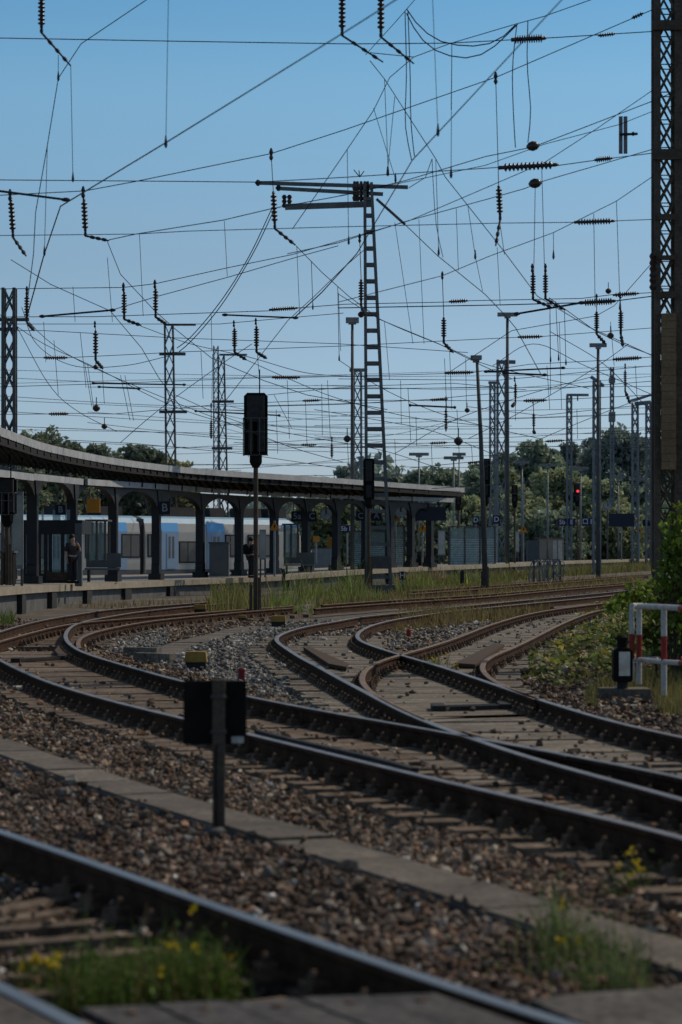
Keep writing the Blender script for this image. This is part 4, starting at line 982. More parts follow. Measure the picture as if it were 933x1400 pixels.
# ================================================================ PEOPLE
def person(px, yfeet, hpx, D, lab, rz=0.0, arm_up=True, backpack=False, feet_z=None):
    hgt = hpx * D / F; k = hgt / 1.75; fz = P(0, yfeet, D).z if feet_z is None else feet_z; org = Vector((X(px, D), D, fz))
    root = thing('person', lab, 'person', tuple(org), 'people on the platform')
    J = {'pel': (0, 0, .95), 'chest': (0, -.02, 1.30), 'neck': (0, -.01, 1.48), 'headb': (0, -.03, 1.56), 'headt': (0, -.03, 1.70),
         'shL': (-.19, 0, 1.40), 'elL': (-.25, .02, 1.13), 'wrL': (-.24, -.08, .88), 'haL': (-.24, -.10, .80),
         'shR': (.19, 0, 1.40), 'elR': (.27, -.10, 1.15), 'wrR': (.17, -.22, 1.36), 'haR': (.11, -.20, 1.45),
         'hiL': (-.09, 0, .90), 'knL': (-.10, -.02, .50), 'anL': (-.11, .02, .09), 'toL': (-.12, -.14, .03),
         'hiR': (.09, 0, .90), 'knR': (.10, -.04, .50), 'anR': (.12, .0, .09), 'toR': (.14, -.15, .03)}
    if not arm_up: J.update({'elR': (.25, .02, 1.13), 'wrR': (.24, -.08, .88), 'haR': (.24, -.10, .80)})
    RAD = dict(pel=.15, chest=.155, neck=.062, headb=.085, headt=.095, sh=.07, el=.05, wr=.034, ha=.042, hi=.105, kn=.066, an=.045, to=.045)
    Ed = [('pel', 'chest'), ('chest', 'neck'), ('neck', 'headb'), ('headb', 'headt')] + [(a + s, b + s) for s in 'LR' for a, b in (('sh', 'el'), ('el', 'wr'), ('wr', 'ha'), ('hi', 'kn'), ('kn', 'an'), ('an', 'to'))] + \
         [('chest', 'sh' + s) for s in 'LR'] + [('pel', 'hi' + s) for s in 'LR']
    Rz = Matrix.Rotation(rz, 3, 'Z')
    def skin(name, edges, grow, mt, parent, rootv='pel'):
        ns = []
        for a, b in edges:
            for q in (a, b):
                if q not in ns: ns.append(q)
        me = bpy.data.meshes.new(name)
        me.from_pydata([Rz @ (Vector(J[q]) * k) for q in ns], [(ns.index(a), ns.index(b)) for a, b in edges], [])
        o = bpy.data.objects.new(name, me); COL.objects.link(o); o.parent = parent; ORG[o.name] = ORG[parent.name]
        o.modifiers.new('skin', 'SKIN'); s = o.modifiers.new('sub', 'SUBSURF'); s.levels = s.render_levels = 2
        for i, q in enumerate(ns):
            rr = RAD.get(q, RAD.get(q[:2], .06)) * k + grow
            me.skin_vertices[0].data[i].radius = (rr, rr * (.75 if q in ('pel', 'chest') else 1)); me.skin_vertices[0].data[i].use_root = (q == rootv)
        me.materials.append(mt); return o
    body = skin('body', Ed, 0, M_skin, root)
    skin('shirt', [e for e in Ed if e in (('pel', 'chest'), ('chest', 'shL'), ('chest', 'shR'), ('shL', 'elL'), ('shR', 'elR'))], .02, M_shirt, root)
    skin('trousers', [e for e in Ed if e[0][:2] in ('hi', 'kn') and e[1][:2] != 'to' or e in (('pel', 'hiL'), ('pel', 'hiR'))], .022, M_trous, root)
    def loc(v): return ORG[root.name] + Rz @ (Vector(v) * k)
    m = MB(); m.lathe(loc((0, .01, 1.60)), [(.10 * k, 0), (.112 * k, .07 * k), (.105 * k, .13 * k), (.06 * k, .185 * k), (.01, .195 * k)], 12); m.build('hair', M_hair, root, True)
    m = MB()
    for s in (-1, 1): m.box(loc((s * .125, -.09, .045)), (.095 * k, .27 * k, .09 * k), rz)
    m.build('shoes', M_black, root)
    m = MB()                                                     # face and fingers
    m.lathe(loc((0, -.115, 1.625)), [(.018 * k, 0), (.012 * k, .035 * k)], 6, Rz @ Vector((0, -1, 0))); m.build('nose', M_skin, root)
    m = MB()
    for s in (-1, 1): m.lathe(loc((s * .035, -.118, 1.655)), [(.012 * k, 0), (.008 * k, .008)], 6, Rz @ Vector((0, -1, 0)))
    m.build('eyes', M_hair, root)
    for hand, dirv in (('haL', (0, -.15, -1)), ('haR', (-.3, .2, 1) if arm_up else (0, -.15, -1))):
        c = Vector(J[hand]); d = Vector(dirv).normalized()
        for f in range(5):
            side = Vector((0, (f - 1.5) * .018, 0)) if f < 4 else Vector((.03, -.03, -.03)); ln = (.075, .085, .08, .065, .055)[f]
            m = MB(); m.tube([loc(c + side), loc(c + side + d * ln * .6), loc(c + side + d * ln + Vector((0, -.012, 0)))], [.010 * k, .009 * k, .007 * k], 6); m.build('finger' if f < 4 else 'thumb', M_skin, root)
    if arm_up: pass
    if backpack:
        m = MB(); m.lathe(loc((-.02, .24, 1.0)), [(.08, 0), (.15, .06), (.155, .32), (.10, .44)], 12); m.build('backpack', M_black, root, True)
person(99, 795.5, 66, 78.5, 'person in dark clothes before the waiting room door, one hand raised to the face', .5, feet_z=plat_z(73))
person(343.5, 788, 55, 101, 'person in black with a bulky backpack half hidden behind the nearest signal post', 2.2, False, True, feet_z=plat_z(101))
# ================================================================ MASTS
def mast(px, ybase, ytop, wb, wt, D, lab, style='x', pxt=None, mt=None, arms=(), zbase=None, dep=None, chord=None, group='lattice masts', nb=None):
    mt = mt or M_galvd
    zb = (zr(D) - .25) if zbase is None else zbase
    zt = P(0, ytop, D).z; x0 = X(px, D); x1 = X(pxt if pxt is not None else px, D)
    b0, b1 = wb * D / F / 2, wt * D / F / 2; dp = dep or 1.0; ch = (chord or .11)
    r = thing('lattice_mast', lab, 'mast', (x0, D, zb), group)
    cor = [(-1, -1), (1, -1), (1, 1), (-1, 1)]
    def at(c, t): w_ = b0 + (b1 - b0) * t; return Vector((x0 + (x1 - x0) * t + c[0] * w_, D + c[1] * w_ * dp, zb + (zt - zb) * t))
    for c in cor:
        m = MB(); m.bar(at(c, 0), at(c, 1), ch, ch, up=(0, 1, 0)); m.build('chord', mt, r)
    m = MB(); n = nb or max(5, int((zt - zb) / max(.35, (b0 + b1) * (2.0 if style == 'ladder' else 2.2))))
    for k in range(n):
        t0, t1 = k / n, (k + 1) / n
        for i in range(4):
            a, b_ = cor[i], cor[(i + 1) % 4]
            if style == 'ladder' and t1 < 1 and i == 0:
                m2 = MB()
                for ii in range(4): m2.bar(at(cor[ii], t1), at(cor[(ii + 1) % 4], t1), ch * .35, ch * 1.15, up=(0, 0, 1))
                m2.build('rung', mt, r)
            elif style == 'ladder': pass
            elif False: m.bar(at(a, t1), at(b_, t1), ch * .35, ch * 1.6, up=(0, 0, 1))
            else:
                m.bar(at(a, t0), at(b_, t1), ch * .45); m.bar(at(b_, t0), at(a, t1), ch * .45)
    if style != 'ladder': m.build('lacing', mt, r)
    if style == 'ladder':
        m = MB(); m.box((x0, D, zb + .1), (b0 * 2 + .3, b0 * 2 + .3, .5)); m.build('base', M_concd, r)
    for (xa, ya, xb, yb, wd) in arms:
        m = MB(); m.bar(P(xa, ya, D), P(xb, yb, D), wd, wd); m.build('crossarm', mt, r)
    return r
# the big mast at the right edge, with counterweights
DM = 36.0
M_oldm = mat('old mast steel', (.095, .076, .058), .88, .1, .3, 3, fine=.3)
bm = thing('lattice_mast', 'big riveted lattice mast rising along the right edge of the photo', 'mast', (X(915, DM), DM, -.25), 'lattice masts')
zt_, zb_ = P(0, -60, DM).z, -.25
xa, xb = X(897, DM), X(927, DM)
for xx, wd in ((xa, .085), (xb, .15)):
    for yy in (DM - .2, DM + .2):
        m = MB(); m.box((xx, yy, (zt_ + zb_) / 2), (wd, .03, zt_ - zb_)); m.box((xx + (-.5 if xx == xa else .5) * (wd - .02), yy + (.05 if yy < DM else -.05), (zt_ + zb_) / 2), (.02, .10, zt_ - zb_)); m.build('chord', M_oldm, bm)
m = MB(); n = 26
x0_, x1_ = xa + .03, xb - .08
for yy in (DM - .18, DM + .18):
    for k in range(n):
        z0, z1 = zb_ + (zt_ - zb_) * k / n, zb_ + (zt_ - zb_) * (k + 1) / n
        m.bar((x0_, yy, z0), (x1_, yy + .012, z1), .03, .012, up=(0, 1, 0)); m.bar((x1_, yy - .012, z0), (x0_, yy - .004, z1), .03, .012, up=(0, 1, 0))
        m.bar((x0_, yy + .02, z0), (x1_, yy + .02, z0), .03, .012)
for xx in (xa, xb):
    for k in range(n):
        z0, z1 = zb_ + (zt_ - zb_) * k / n, zb_ + (zt_ - zb_) * (k + 1) / n
        m.bar((xx, DM - .18, z0), (xx, DM + .18, z1), .03)
m.build('lacing', M_oldm, bm)
for ya, yb in ((33, 46), (208, 222), (296, 304), (352, 358), (401, 410)):
    m = MB(); m.box((X(909, DM), DM - .24, P(0, (ya + yb) / 2, DM).z), (.26 if ya > 210 else .42, .1, (yb - ya) * DM / F)); m.build('bracket', M_post, bm)
for ys in (355, 372, 388):
    m = MB(); m.lathe(P(893, ys, DM - .2), [(.035, -.09), (.055, -.05), (.035, 0), (.055, .05), (.035, .09)], 8); m.build('insulator', M_ins, bm)
cw = thing('counterweights', 'stack of brown concrete counterweights hanging inside the big right hand mast', 'counterweights', (X(912, DM), DM - .24, P(0, 640, DM).z))
y = 431
while y < 636:
    a, b_ = P(902, y + 10.2, DM - .05), P(921, y, DM - .05)
    m = MB(); m.box(((a.x + b_.x) / 2 + random.uniform(-.004, .004), DM - .27, (a.z + b_.z) / 2), (b_.x - a.x, .16, b_.z - a.z)); m.build('weight', M_brownw, cw); y += 10.6
m = MB(); m.tube([P(912, 425, DM - .27), P(912, 645, DM - .27)], .012, 6); m.build('rod', M_galvd, cw)
# the tall ladder-like mast in the middle
D = 100.0
mm = mast(518.5, 812, 250, 33, 9, D, 'tall tapering ladder shaped mast with long cross arms in the middle of the photo', 'ladder', pxt=503.5, arms=((390, 283, 510, 279, .22), (381, 257.5, 524, 265.5, .14), (352, 250, 558, 256, .14), (515, 272, 554, 307, .10)), mt=mat('mast paint', (.12, .125, .125), .6, .3, .25, 3), chord=.12, nb=25)
for px in (485, 489, 494, 499, 503): m = MB(); m.lathe(P(px, 275, D), [(.06, 0), (.10, .15), (.06, .2), (.10, .35), (.06, .4), (.10, .55), (.05, .8)], 8); m.build('insulator', M_ins, mm)
for px, y in ((389, 284), (396, 284)): m = MB(); m.lathe(P(px, y, D), [(.06, 0), (.11, .1), (.06, .17), (.11, .27), (.06, .33), (.11, .44), (.05, .52)], 8); m.build('insulator', M_ins, mm)
m = MB()
for a, b_ in (((492, 242), (498, 234)), ((492, 242), (484, 232)), ((492, 242), (491, 233))): m.tube([P(*a, D), P(*b_, D)], .02, 4)
m.lathe(P(353, 250, D), [(.05, -.12), (.13, 0), (.05, .12)], 8); m.lathe(P(381, 257, D), [(.05, -.12), (.13, 0), (.05, .12)], 8); m.build('fittings', M_blackw, mm)
m = MB(); m.box(P(521, 769, D - .9), (.72, .2, .5)); m.build('control_box', M_galvd, mm)
mast(13, 600, 394, 16, 15, 95, 'lattice mast at the far left edge above the canopy', arms=((-20, 437, 40, 437, .12), (-5, 450, 25, 449, .1)), chord=.12)
mast(236, 640, 443, 14, 11, 172, 'lattice mast with a short top arm rising behind the canopy left of the signal', pxt=231, arms=((226, 444, 268, 444, .14), (218, 484, 254, 484, .2), (218, 563, 256, 563, .2)), mt=M_galvd, chord=.10)
mast(308, 640, 485, 12, 8, 175, 'thinner lattice mast with a short top arm just left of the signal', pxt=302.5, arms=((300, 485, 338, 485, .13), (290, 549, 320, 549, .18), (290, 613, 318, 613, .18)), chord=.10)
mast(295.5, 640, 473, 6, 6, 185, 'very slim mast close behind the thinner lattice mast', mt=M_masthaze, chord=.08)
for px, yt, w_, D, lab, arms in ((489, 505, 11, 150, 'lattice mast behind the tall grey pole', ((478, 506, 500, 506, .2),)), (673.5, 522, 7, 190, 'slim lattice mast left of the tallest lamp pole', ((668, 523, 682, 523, .2),)),
                           (686, 492, 12, 170, 'wider lattice mast directly behind the tallest lamp pole', ((680, 495, 705, 495, .25), (664, 508, 690, 508, .15))), (778.5, 540, 6.5, 200, 'slim far mast with an arm to the right', ((775, 540, 805, 540, .2), (790, 540, 790, 548, .1))),
                           (816, 520, 9, 165, 'lattice mast directly behind the dark lamp pole', ((808, 515, 826, 528, .2),)), (837, 502, 4, 230, 'far radio mast carrying small antennas', ((833, 520, 841, 520, .5), (833, 570, 841, 570, .9))),
                           (868.5, 551, 8, 200, 'far lattice mast with stepped arm left of the big mast', ((862, 548, 890, 540, .2), (868, 552, 890, 550, .3))), (887, 550, 7, 205, 'far lattice mast touching the edge of the big mast', ())):
    mast(px, 770, yt, w_, w_ * .9, D, lab, mt=M_masthaze, arms=arms, chord=.13)

# ================================================================ OVERHEAD WIRES
NWIRE = [0]
def DD(d, y): return max(14, min(160, 14960 / max(40, 756 - y))) if d == 'c' else float(d)
def wire3(pts, d):
    """pts (px,py[,D]) -> world points"""
    out = []
    for q in pts: out.append(P(q[0], q[1], DD(q[2] if len(q) > 2 else d, q[1])))
    return out
def sagline(p, n=6, it=1):
    if len(p) > 2:
        q = spline([tuple(v) for v in p], max(.2, sum((p[i + 1] - p[i]).length for i in range(len(p) - 1)) / 30), 0); return [Vector(v) for v in q]
    return p
def ins_inline(m, a, b_, r, n):           # ribbed insulator between two points
    d = (b_ - a); L_ = d.length; prof = [(r * .45, 0), (r * .45, L_ * .06)]
    for k in range(n):
        t = .10 + .8 * k / n; prof += [(r * .42, L_ * t), (r, L_ * (t + .8 / n * .35)), (r * .95, L_ * (t + .8 / n * .55)), (r * .42, L_ * (t + .8 / n * .8))]
    prof += [(r * .45, L_ * .94), (r * .3, L_)]
    m.lathe(a, prof, 10, d)
CENSUS = {}
def wire(lab, pts, d=36, w=1.35, ins=(), drops=(), mt=None, balls=(), knots=(), smooth=False, group='overhead wires', cat='overhead wire'):
    p = wire3(pts, d); dm = sum(v.y for v in p) / len(p); mt = mt or (M_wire if dm < 85 else M_wirehaze)
    w *= .87; rad = [v.y * w / F / 2 for v in p]
    if smooth: p2 = sagline(p); rad = [v.y * w / F / 2 for v in p2]; p = p2
    simple = not (ins or drops or balls)
    m = MB(); m.tube(p, rad, 6)
    for kx, ky in knots:
        q = P(kx, ky, DD(d, ky)); m.lathe(q + Vector((-.0, 0, -.05)), [(.02, 0), (.045, .03), (.045, .07), (.02, .1)], 6)
    if simple: o = m.build('overhead_wire', mt); return tag(o, lab, cat, group)
    c = sum(p, Vector()) / len(p); r = thing('overhead_wire', lab, cat, tuple(c), group); m.build('wire', mt, r)
    for xa, ya, xb, yb, hw in ins:
        D_ = DD(d, (ya + yb) / 2); a, b_ = P(xa, ya, D_), P(xb, yb, D_); mm_ = MB(); ins_inline(mm_, a, b_, hw * D_ / F, max(4, min(12, int(abs(xb - xa) / 3.5)))); mm_.build('insulator', M_ins, r, True)
    for q in drops:
        xa, ya, xb, yb = q[:4]; Dt = DD(d if len(q) < 5 else q[4], ya); Db = DD(d if len(q) < 5 else q[4], yb) if d != 'c' else DD('c', yb)
        Dt = Db if d == 'c' else Dt
        mm_ = MB(); mm_.tube([P(xa, ya, Dt), P(xb, yb, Db)], Db * .9 / F / 2, 5); mm_.lathe(P(xb, yb, Db) - Vector((0, 0, .05)), [(.008, 0), (.02, .03), (.016, .07), (.006, .14)], 6); mm_.build('dropper', mt, r)
    for bx, by, br in balls:
        D_ = DD(d, by); mm_ = MB(); q = P(bx, by, D_); R_ = br * D_ / F
        mm_.lathe(q - Vector((R_ * 1.3, 0, 0)), [(R_ * .2, 0), (R_ * .75, R_ * .5), (R_, R_ * 1.2), (R_ * .8, R_ * 2.0), (R_ * .25, R_ * 2.6)], 12, (1, 0, .15)); mm_.build('ball_insulator', M_ins, r, True)
    return r
def hang(px, y0, y1, arm, D, lab, hanger=None, r=4.6, px1=None):
    """vertical ribbed insulator string with a steady arm; arm = (px,py) of its tip"""
    a, b_ = P(px1 or px, y1, D), P(px, y0, D); rt = thing('insulator_string', lab, 'insulator', tuple(a), 'hanging insulator strings')
    m = MB(); ins_inline(m, b_, a, r * D / F, 7); m.build('insulator', M_ins, rt, True)
    if hanger:
        m = MB(); h = P(hanger[0], hanger[1], D); m.tube([h, b_], D * 1.1 / F / 2, 5); m.lathe(h - Vector((0, 0, .10)), [(.012, 0), (.032, .04), (.018, .08), (.032, .12), (.012, .18)], 8); m.build('hanger', M_wire, rt)
    if arm:
        t = P(arm[0], arm[1], D - .25); m = MB(); e = a - Vector((0, 0, 4.5 * D / F)); m.tube([a, e], r * .45 * D / F, 8)
        m.tube([e, e.lerp(t, .35), t], [D * 3.2 / F / 2, D * 3.0 / F / 2, D * 2.2 / F / 2], 6)
        for k in (.3, .55, .8): m.lathe(e.lerp(t, k) - (t - e).normalized() * .05, [(D * 1.2 / F, 0), (D * 2.6 / F, .03), (D * 2.6 / F, .07), (D * 1.2 / F, .1)], 6, t - e)
        m.build('steady_arm', M_wire, rt)
    return rt
def rod(lab, a, b_, D, w=4):
    r = thing('registration_tube', lab, 'registration tube', tuple(P(*a, D)), 'registration tubes')
    m = MB(); m.tube([P(*a, D), P(*b_, D)], D * w / F / 2, 8); m.build('tube', M_wire, r)
    for q in (a, b_):
        m = MB(); m.lathe(P(*q, D) - Vector((.06, 0, 0)), [(D * w * .4 / F, 0), (D * w * .9 / F, .04), (D * w * .9 / F, .08), (D * w * .4 / F, .12)], 8, (1, 0, 0)); m.build('clamp', M_wire, r)
    return r
def rt_fix(r): return r

S1, S2, S3, S4, S5 = 36, 48, 62, 80, 100
# --- first cross span (carried by the big mast)
wire('topmost nearly level cross wire spanning the whole width with one insulator near the mast', [(-160, 49), (0, 52), (250, 56.5), (478, 60), (614, 59), (690, 55), (765, 51), (893, 43)], S1, 1.6, ins=((699, 54.5, 747, 52, 6), (818, 49, 842, 46, 3)))
wire('level cross wire at a quarter height meeting a long insulator left of the mast', [(-160, 243), (0, 246), (247, 248), (352, 249), (470, 242.5), (680, 229), (765, 226), (815, 219), (903, 208)], S1, 1.5, ins=((681, 229.5, 764, 225, 6), (813, 219, 838, 216, 4)))
wire('third level cross wire with a short insulator left of the mast', [(-160, 323), (0, 322), (186, 320), (257, 316), (470, 310), (686, 305), (785, 304), (841, 302), (893, 300)], S1, 1.3, ins=((785, 304, 841, 302, 4.5),))
wire('long sagging support wire climbing to the top of the mast', [(-160, 272), (0, 267), (116, 261), (186, 248), (371, 210), (470, 178), (680, 105), (893, 13)], S1, 1.5, smooth=False, ins=((864, 25, 880, 18, 3),))
wire('second sagging support wire passing the upper ball insulator to the mast', [(149, 328), (186, 320), (305, 301), (373, 285), (470, 267), (554, 247), (664, 214), (729, 201), (750, 193), (893, 138), (940, 118)], S1, 1.5, balls=((729, 201, 7),))
wire('third sagging support wire passing the lower ball insulator to the mast', [(393, 347), (463, 332), (554, 303), (664, 273), (717, 258), (732, 252), (745, 247), (893, 204)], S1, 1.4, balls=((732, 252, 7),))
wire('steep support wire rising from the centre to the mast just below the sign plate height', [(400, 348), (559, 302), (664, 257), (745, 222), (816, 176), (893, 123)], S1, 1.3)
wire('support wire rising through the small sign plate to the mast', [(463, 268), (664, 226), (745, 197), (848, 170), (893, 152), (930, 142)], S1, 1.2)
wire('support wire from the centre meeting the mast at about a sixth of its height', [(463, 413), (605, 377), (670, 350), (757, 318), (843, 275), (893, 241)], S1, 1.3, drops=((843, 274, 848, 420), (757, 318, 757, 350)))
p = thing('line_plate', 'small grey double plate hung in the wires left of the mast', 'plate', tuple(P(854, 212, S1)))
for dx in (-3.2, 3.2):
    m = MB(); a, b_ = P(852.3 + dx - 2.6, 210, S1), P(852.3 + dx + 2.6, 159, S1); m.prism([a, (b_.x, a.y, a.z), (b_.x - .0, a.y, b_.z), (a.x, a.y, b_.z)], (0, .02, 0)); m.build('plate', mat('plate grey', (.16, .16, .17), .7), p)
m = MB(); m.tube([P(847, 184, S1 - .03), P(872, 183, S1 - .03)], .02, 6); m.lathe(P(866, 183, S1), [(.01, -.03), (.035, 0), (.01, .03)], 8); m.build('clamp', M_wire, p)
# contact / messenger wires running along the tracks overhead
wire('thick contact wire slanting from the top centre down to the left', [(560, -12, 'c'), (473, 43, 'c'), (227, 195, 'c'), (83, 282, 34), (60, 350, 40), (38, 430, 48)], 'c', 2.1, drops=((231, -30, 227, 196),))
wire('thick contact wire slanting from the top right down to the centre', [(790, -26, 'c'), (768, 0, 'c'), (564, 219, 'c'), (488, 347, 'c'), (440, 400, 'c'), (403, 434, 'c')], 'c', 1.9, drops=((591, -20, 599, 180), (618, 60, 617, 238)))
wire('thin wire zigzagging down the upper left corner from the left insulator', [(215, -10), (111, 60), (80, 107), (65, 199), (49, 290), (46, 348), (38, 410)], S1 - 2, 1.5, drops=((97, 90, 100, 244), (80, 75, 80, 106), (65, 200, 61, 345)))
wire('wire falling from the first middle insulator steeply to the right', [(506, 83), (526, 108), (596, 217), (609, 242), (685, 338), (735, 405), (805, 447), (896, 488)], S1, 1.4, drops=((526, 108, 531, 236), (596, 217, 600, 345), (640, 282, 650, 350)))
wire('wire falling from the second middle insulator to the lower left', [(566, 78), (533, 106), (511, 151), (463, 222), (423, 280), (400, 313)], S1, 1.4, drops=((511, 148, 541, 245), (540, 132, 530, 236), (475, 204, 477, 330)))
wire('wire climbing from the middle insulators to the top edge right of centre', [(506, 72), (566, 78), (614, 60), (705, 33), (742, 23), (830, -8)], S1, 1.4)
wire('short wire crossing from the top edge to the first middle insulator', [(574, -8), (541, 30), (500, 75)], S1, 1.2)
wire('upper slack jumper cable looping between two wires at the top', [(556, 12), (570, 32), (590, 50), (614, 60), (650, 63), (682, 55), (705, 34)], S1, 2.0, smooth=True)
wire('lower slack jumper cable looping deeper under the first one', [(556, 18), (572, 48), (594, 68), (618, 77), (644, 79), (672, 67), (699, 42), (708, 33)], S1, 2.0, smooth=True)
wire('left one of the two long hanging jumper cables near the centre top', [(554, 15), (556, 100), (554, 166), (558, 195), (563, 219)], S1, 1.7, smooth=True)
wire('right one of the two long hanging jumper cables near the centre top', [(558, 15), (561, 100), (562, 166), (567, 214)], S1, 1.7, smooth=True)
wire('curved hanging cable left of the upper ball insulator', [(707, 33), (701, 90), (702, 150), (705, 202)], S1, 1.7, smooth=True)
wire('curved hanging cable ending at the upper ball insulator', [(722, 28), (721, 90), (726, 151), (722, 195)], S1, 1.7, smooth=True)
wire('thin hanging cable bowing right of the big centre mast', [(591, 217), (593, 260), (597, 310), (606, 352)], S1, 1.2, smooth=True)
wire('small slack loop at the right end of the long cross arm', [(591, 217), (586, 236), (575, 250), (559, 257)], S1, 1.3, smooth=True)
wire('thin stay wire running down right from the big centre mast', [(516, 272), (554, 307), (599, 350), (663, 402), (690, 430), (705, 448), (740, 512)], S1 + 4, 1.4)
wire('pair of feeder wires sweeping down left toward the slim masts, upper one', [(373, 283), (340, 352), (302, 412), (262, 460), (242, 476)], 60, 1.6, smooth=True)
wire('pair of feeder wires sweeping down left toward the slim masts, lower one', [(377, 283), (347, 345), (306, 413), (266, 462), (245, 481)], 60, 1.6, smooth=True)
for a, lab in (((732, 258, 730, 378), 'left thin suspension line under the lower ball insulator'), ((741, 230, 745, 378), 'right thin suspension line under the lower ball insulator'), ((812, 292, 814, 420), 'thin suspension line below the short insulator near the mast'),
               ((618, 60, 617, 150), 'thin line hanging from the jumper loops'), ((683, 300, 690, 348), 'thin line trailing below the insulator right of centre')):
    wire(lab, [(a[0], a[1]), (a[2], a[3])], S1 + 3, 1.1)
hang(57, -8, 40, (97, 90), S1 - 4, 'ribbed insulator at the very top left corner', r=5.2)
hang(468, -8, 44, (524, 85), S1 - 4, 'left one of the two ribbed insulators at the top centre', r=5.2)
hang(521, -8, 46, (566, 87), S1 - 4, 'right one of the two ribbed insulators at the top centre', r=5.2)
hang(15, 272, 320, (36, 350), S1, 'ribbed insulator at the left edge at a quarter height', (14, 266), px1=18)
hang(115, 272, 318, (149, 329), S1, 'ribbed insulator right of the left edge one, with hanger from the sagging wire', (114, 262), px1=117)
hang(374, 262, 308, (404, 335), S1, 'ribbed insulator hanging left of the big centre mast cross arms', (371, 210), px1=376)
hang(682, 254, 296, (678, 336), S1, 'ribbed insulator hanging right of centre below the long inline insulator', (678, 106), px1=684)
rod('dark tube entering from the left edge at a quarter height', (-40, 256), (90, 273), S1 - 2, 3.2)
# --- second cross span
wire('nearly level cross wire with insulator left of the mast at thirty percent height', [(-60, 434), (65, 433), (130, 433), (367, 425), (408, 421), (470, 416), (609, 413), (647, 411), (795, 408), (836, 403), (893, 400)], S2, 1.3, ins=((368, 423.5, 408, 421, 3.2), (614, 412.5, 640, 411, 3.2), (838, 403.5, 874, 401, 3.4)))
wire('thicker cross wire carrying the long insulator to the mast', [(463, 421), (680, 417), (790, 414), (800, 413.5), (845, 411), (900, 404)], S2, 1.8, ins=((795, 414, 842, 411.5, 5),))
wire('long sagging wire from the left edge up over the paired insulators', [(-40, 394), (0, 395), (169, 393), (212, 388), (312, 366), (400, 348)], S2, 1.3)
wire('second long sagging wire just below it from the paired insulators', [(153, 424), (216, 405), (312, 379), (408, 351), (463, 336)], S2, 1.3)
wire('wire dropping from the left masts steeply to the lower right', [(15, 355), (70, 389), (151, 425), (194, 476), (217, 516), (250, 560)], S2, 1.3)
wire('wire from the first paired insulator running to lower right', [(147, 330), (165, 375), (212, 425), (240, 450), (290, 490), (360, 520), (420, 540), (530, 560)], S2, 1.3)
wire('wire descending right from the hanging insulator left of the centre mast', [(405, 336), (440, 372), (477, 405), (520, 437), (600, 470), (660, 500), (700, 518)], S2, 1.3, drops=((462, 392, 464, 490), (426, 358, 428, 420)))
wire('wire rising right between the centre and the tallest lamp pole', [(307, 550), (394, 438), (430, 405), (470, 366), (500, 340)], S2, 1.2)
wire('wire slanting right across to the mast under the second cross span', [(610, 512), (700, 452), (815, 432), (840, 418), (893, 358)], S2, 1.2)
wire('wire from the right paired insulators sloping to the right edge', [(751, 407), (815, 453), (850, 470), (896, 487)], S2, 1.3, drops=((752, 408, 753, 492), (772, 425, 774, 496), (760, 412, 764, 490)))
for px, y0, y1, arm, D, lab, hg in ((170, 399, 432, (193, 445), S2, 'left one of the paired insulators left of the slim lattice masts', (169, 392)), (213, 394, 429, (229, 444), S2, 'right one of the paired insulators left of the slim lattice masts', (212, 388)),
                                    (729, 373, 405, (756, 421), S2, 'left one of the paired insulators near the tallest lamp pole', (728, 366)), (746, 373, 404, (773, 424), S2, 'right one of the paired insulators near the tallest lamp pole', (746, 366)),
                                    (494, 382, 414, (500, 430), S2, 'insulator string hanging against the big centre mast', (492, 325)), (607, 434, 464, (620, 482), S2 + 6, 'insulator string right of the big centre mast with a long hanger', (605, 376)),
                                    (37, 403, 436, (47, 452), S2, 'insulator beside the left edge lattice mast', (37, 397)), (131, 452, 488, (141, 504), S3, 'insulator hanging alone left of the slim masts', (130, 443)),
                                    (321, 449, 477, (337, 492), S3, 'left one of the paired insulators above the signal', (320, 442)), (351, 446, 477, (365, 490), S3, 'right one of the paired insulators above the signal', (350, 439)),
                                    (816, 426, 452, (828, 470), S3, 'left one of the paired insulators near the right mast', (816, 406)), (849, 424, 452, (852, 474), S3, 'right one of the paired insulators near the right mast', (848, 403)),
                                    (705, 524, 546, (700, 556), S4, 'small insulator string right of the wide lattice mast', (704, 518)), (730, 565, 585, (731, 592), S4, 'small insulator hanging above the tree tops', (729, 548)),
                                    (610, 558, 590, None, S4, 'small insulator string between centre mast and tallest pole', (610, 545)), (855, 506, 530, (862, 552), S4, 'small insulator string left of the right mast', (855, 500)),
                                    (289, 575, 600, None, S4, 'small insulator string near the thinner mast', (289, 554)), (454, 606, 626, None, S4, 'small insulator string right of the signal above the canopy', (454, 600))):
    hang(px, y0, y1, arm, D, lab, hg, r=4.0 if D <= S3 else 2.6)
rod('dark tube slanting up to the right near the left edge mast', (58, 432.5), (154, 424), S2, 2.6)
rod('dark tube below the second cross span left of the big centre mast', (308, 430.5), (404, 434.5), S2, 2.3)
rod('dark arm from the tallest lamp pole height to the long insulator', (707, 429), (795, 414), S2, 2.8)
rod('dark tube pair at the left slim mast, upper', (128, 524), (252, 526), S4, 2.0)
rod('dark tube pair at the left slim mast, lower', (136, 529), (190, 531.5), S4, 2.0)
rod('dark tube in front of the signal guard cage', (268, 562), (382, 568), S5, 2.0)
rod('dark tube right of the tallest lamp pole', (665, 508), (770, 503), S3, 2.2)
rod('dark tube below it left of the dark lamp pole', (690, 510), (745, 512.5), S3, 2.4)
rod('dark tube between centre mast and middle lamp pole', (561, 554), (622, 557), S5, 2.4)
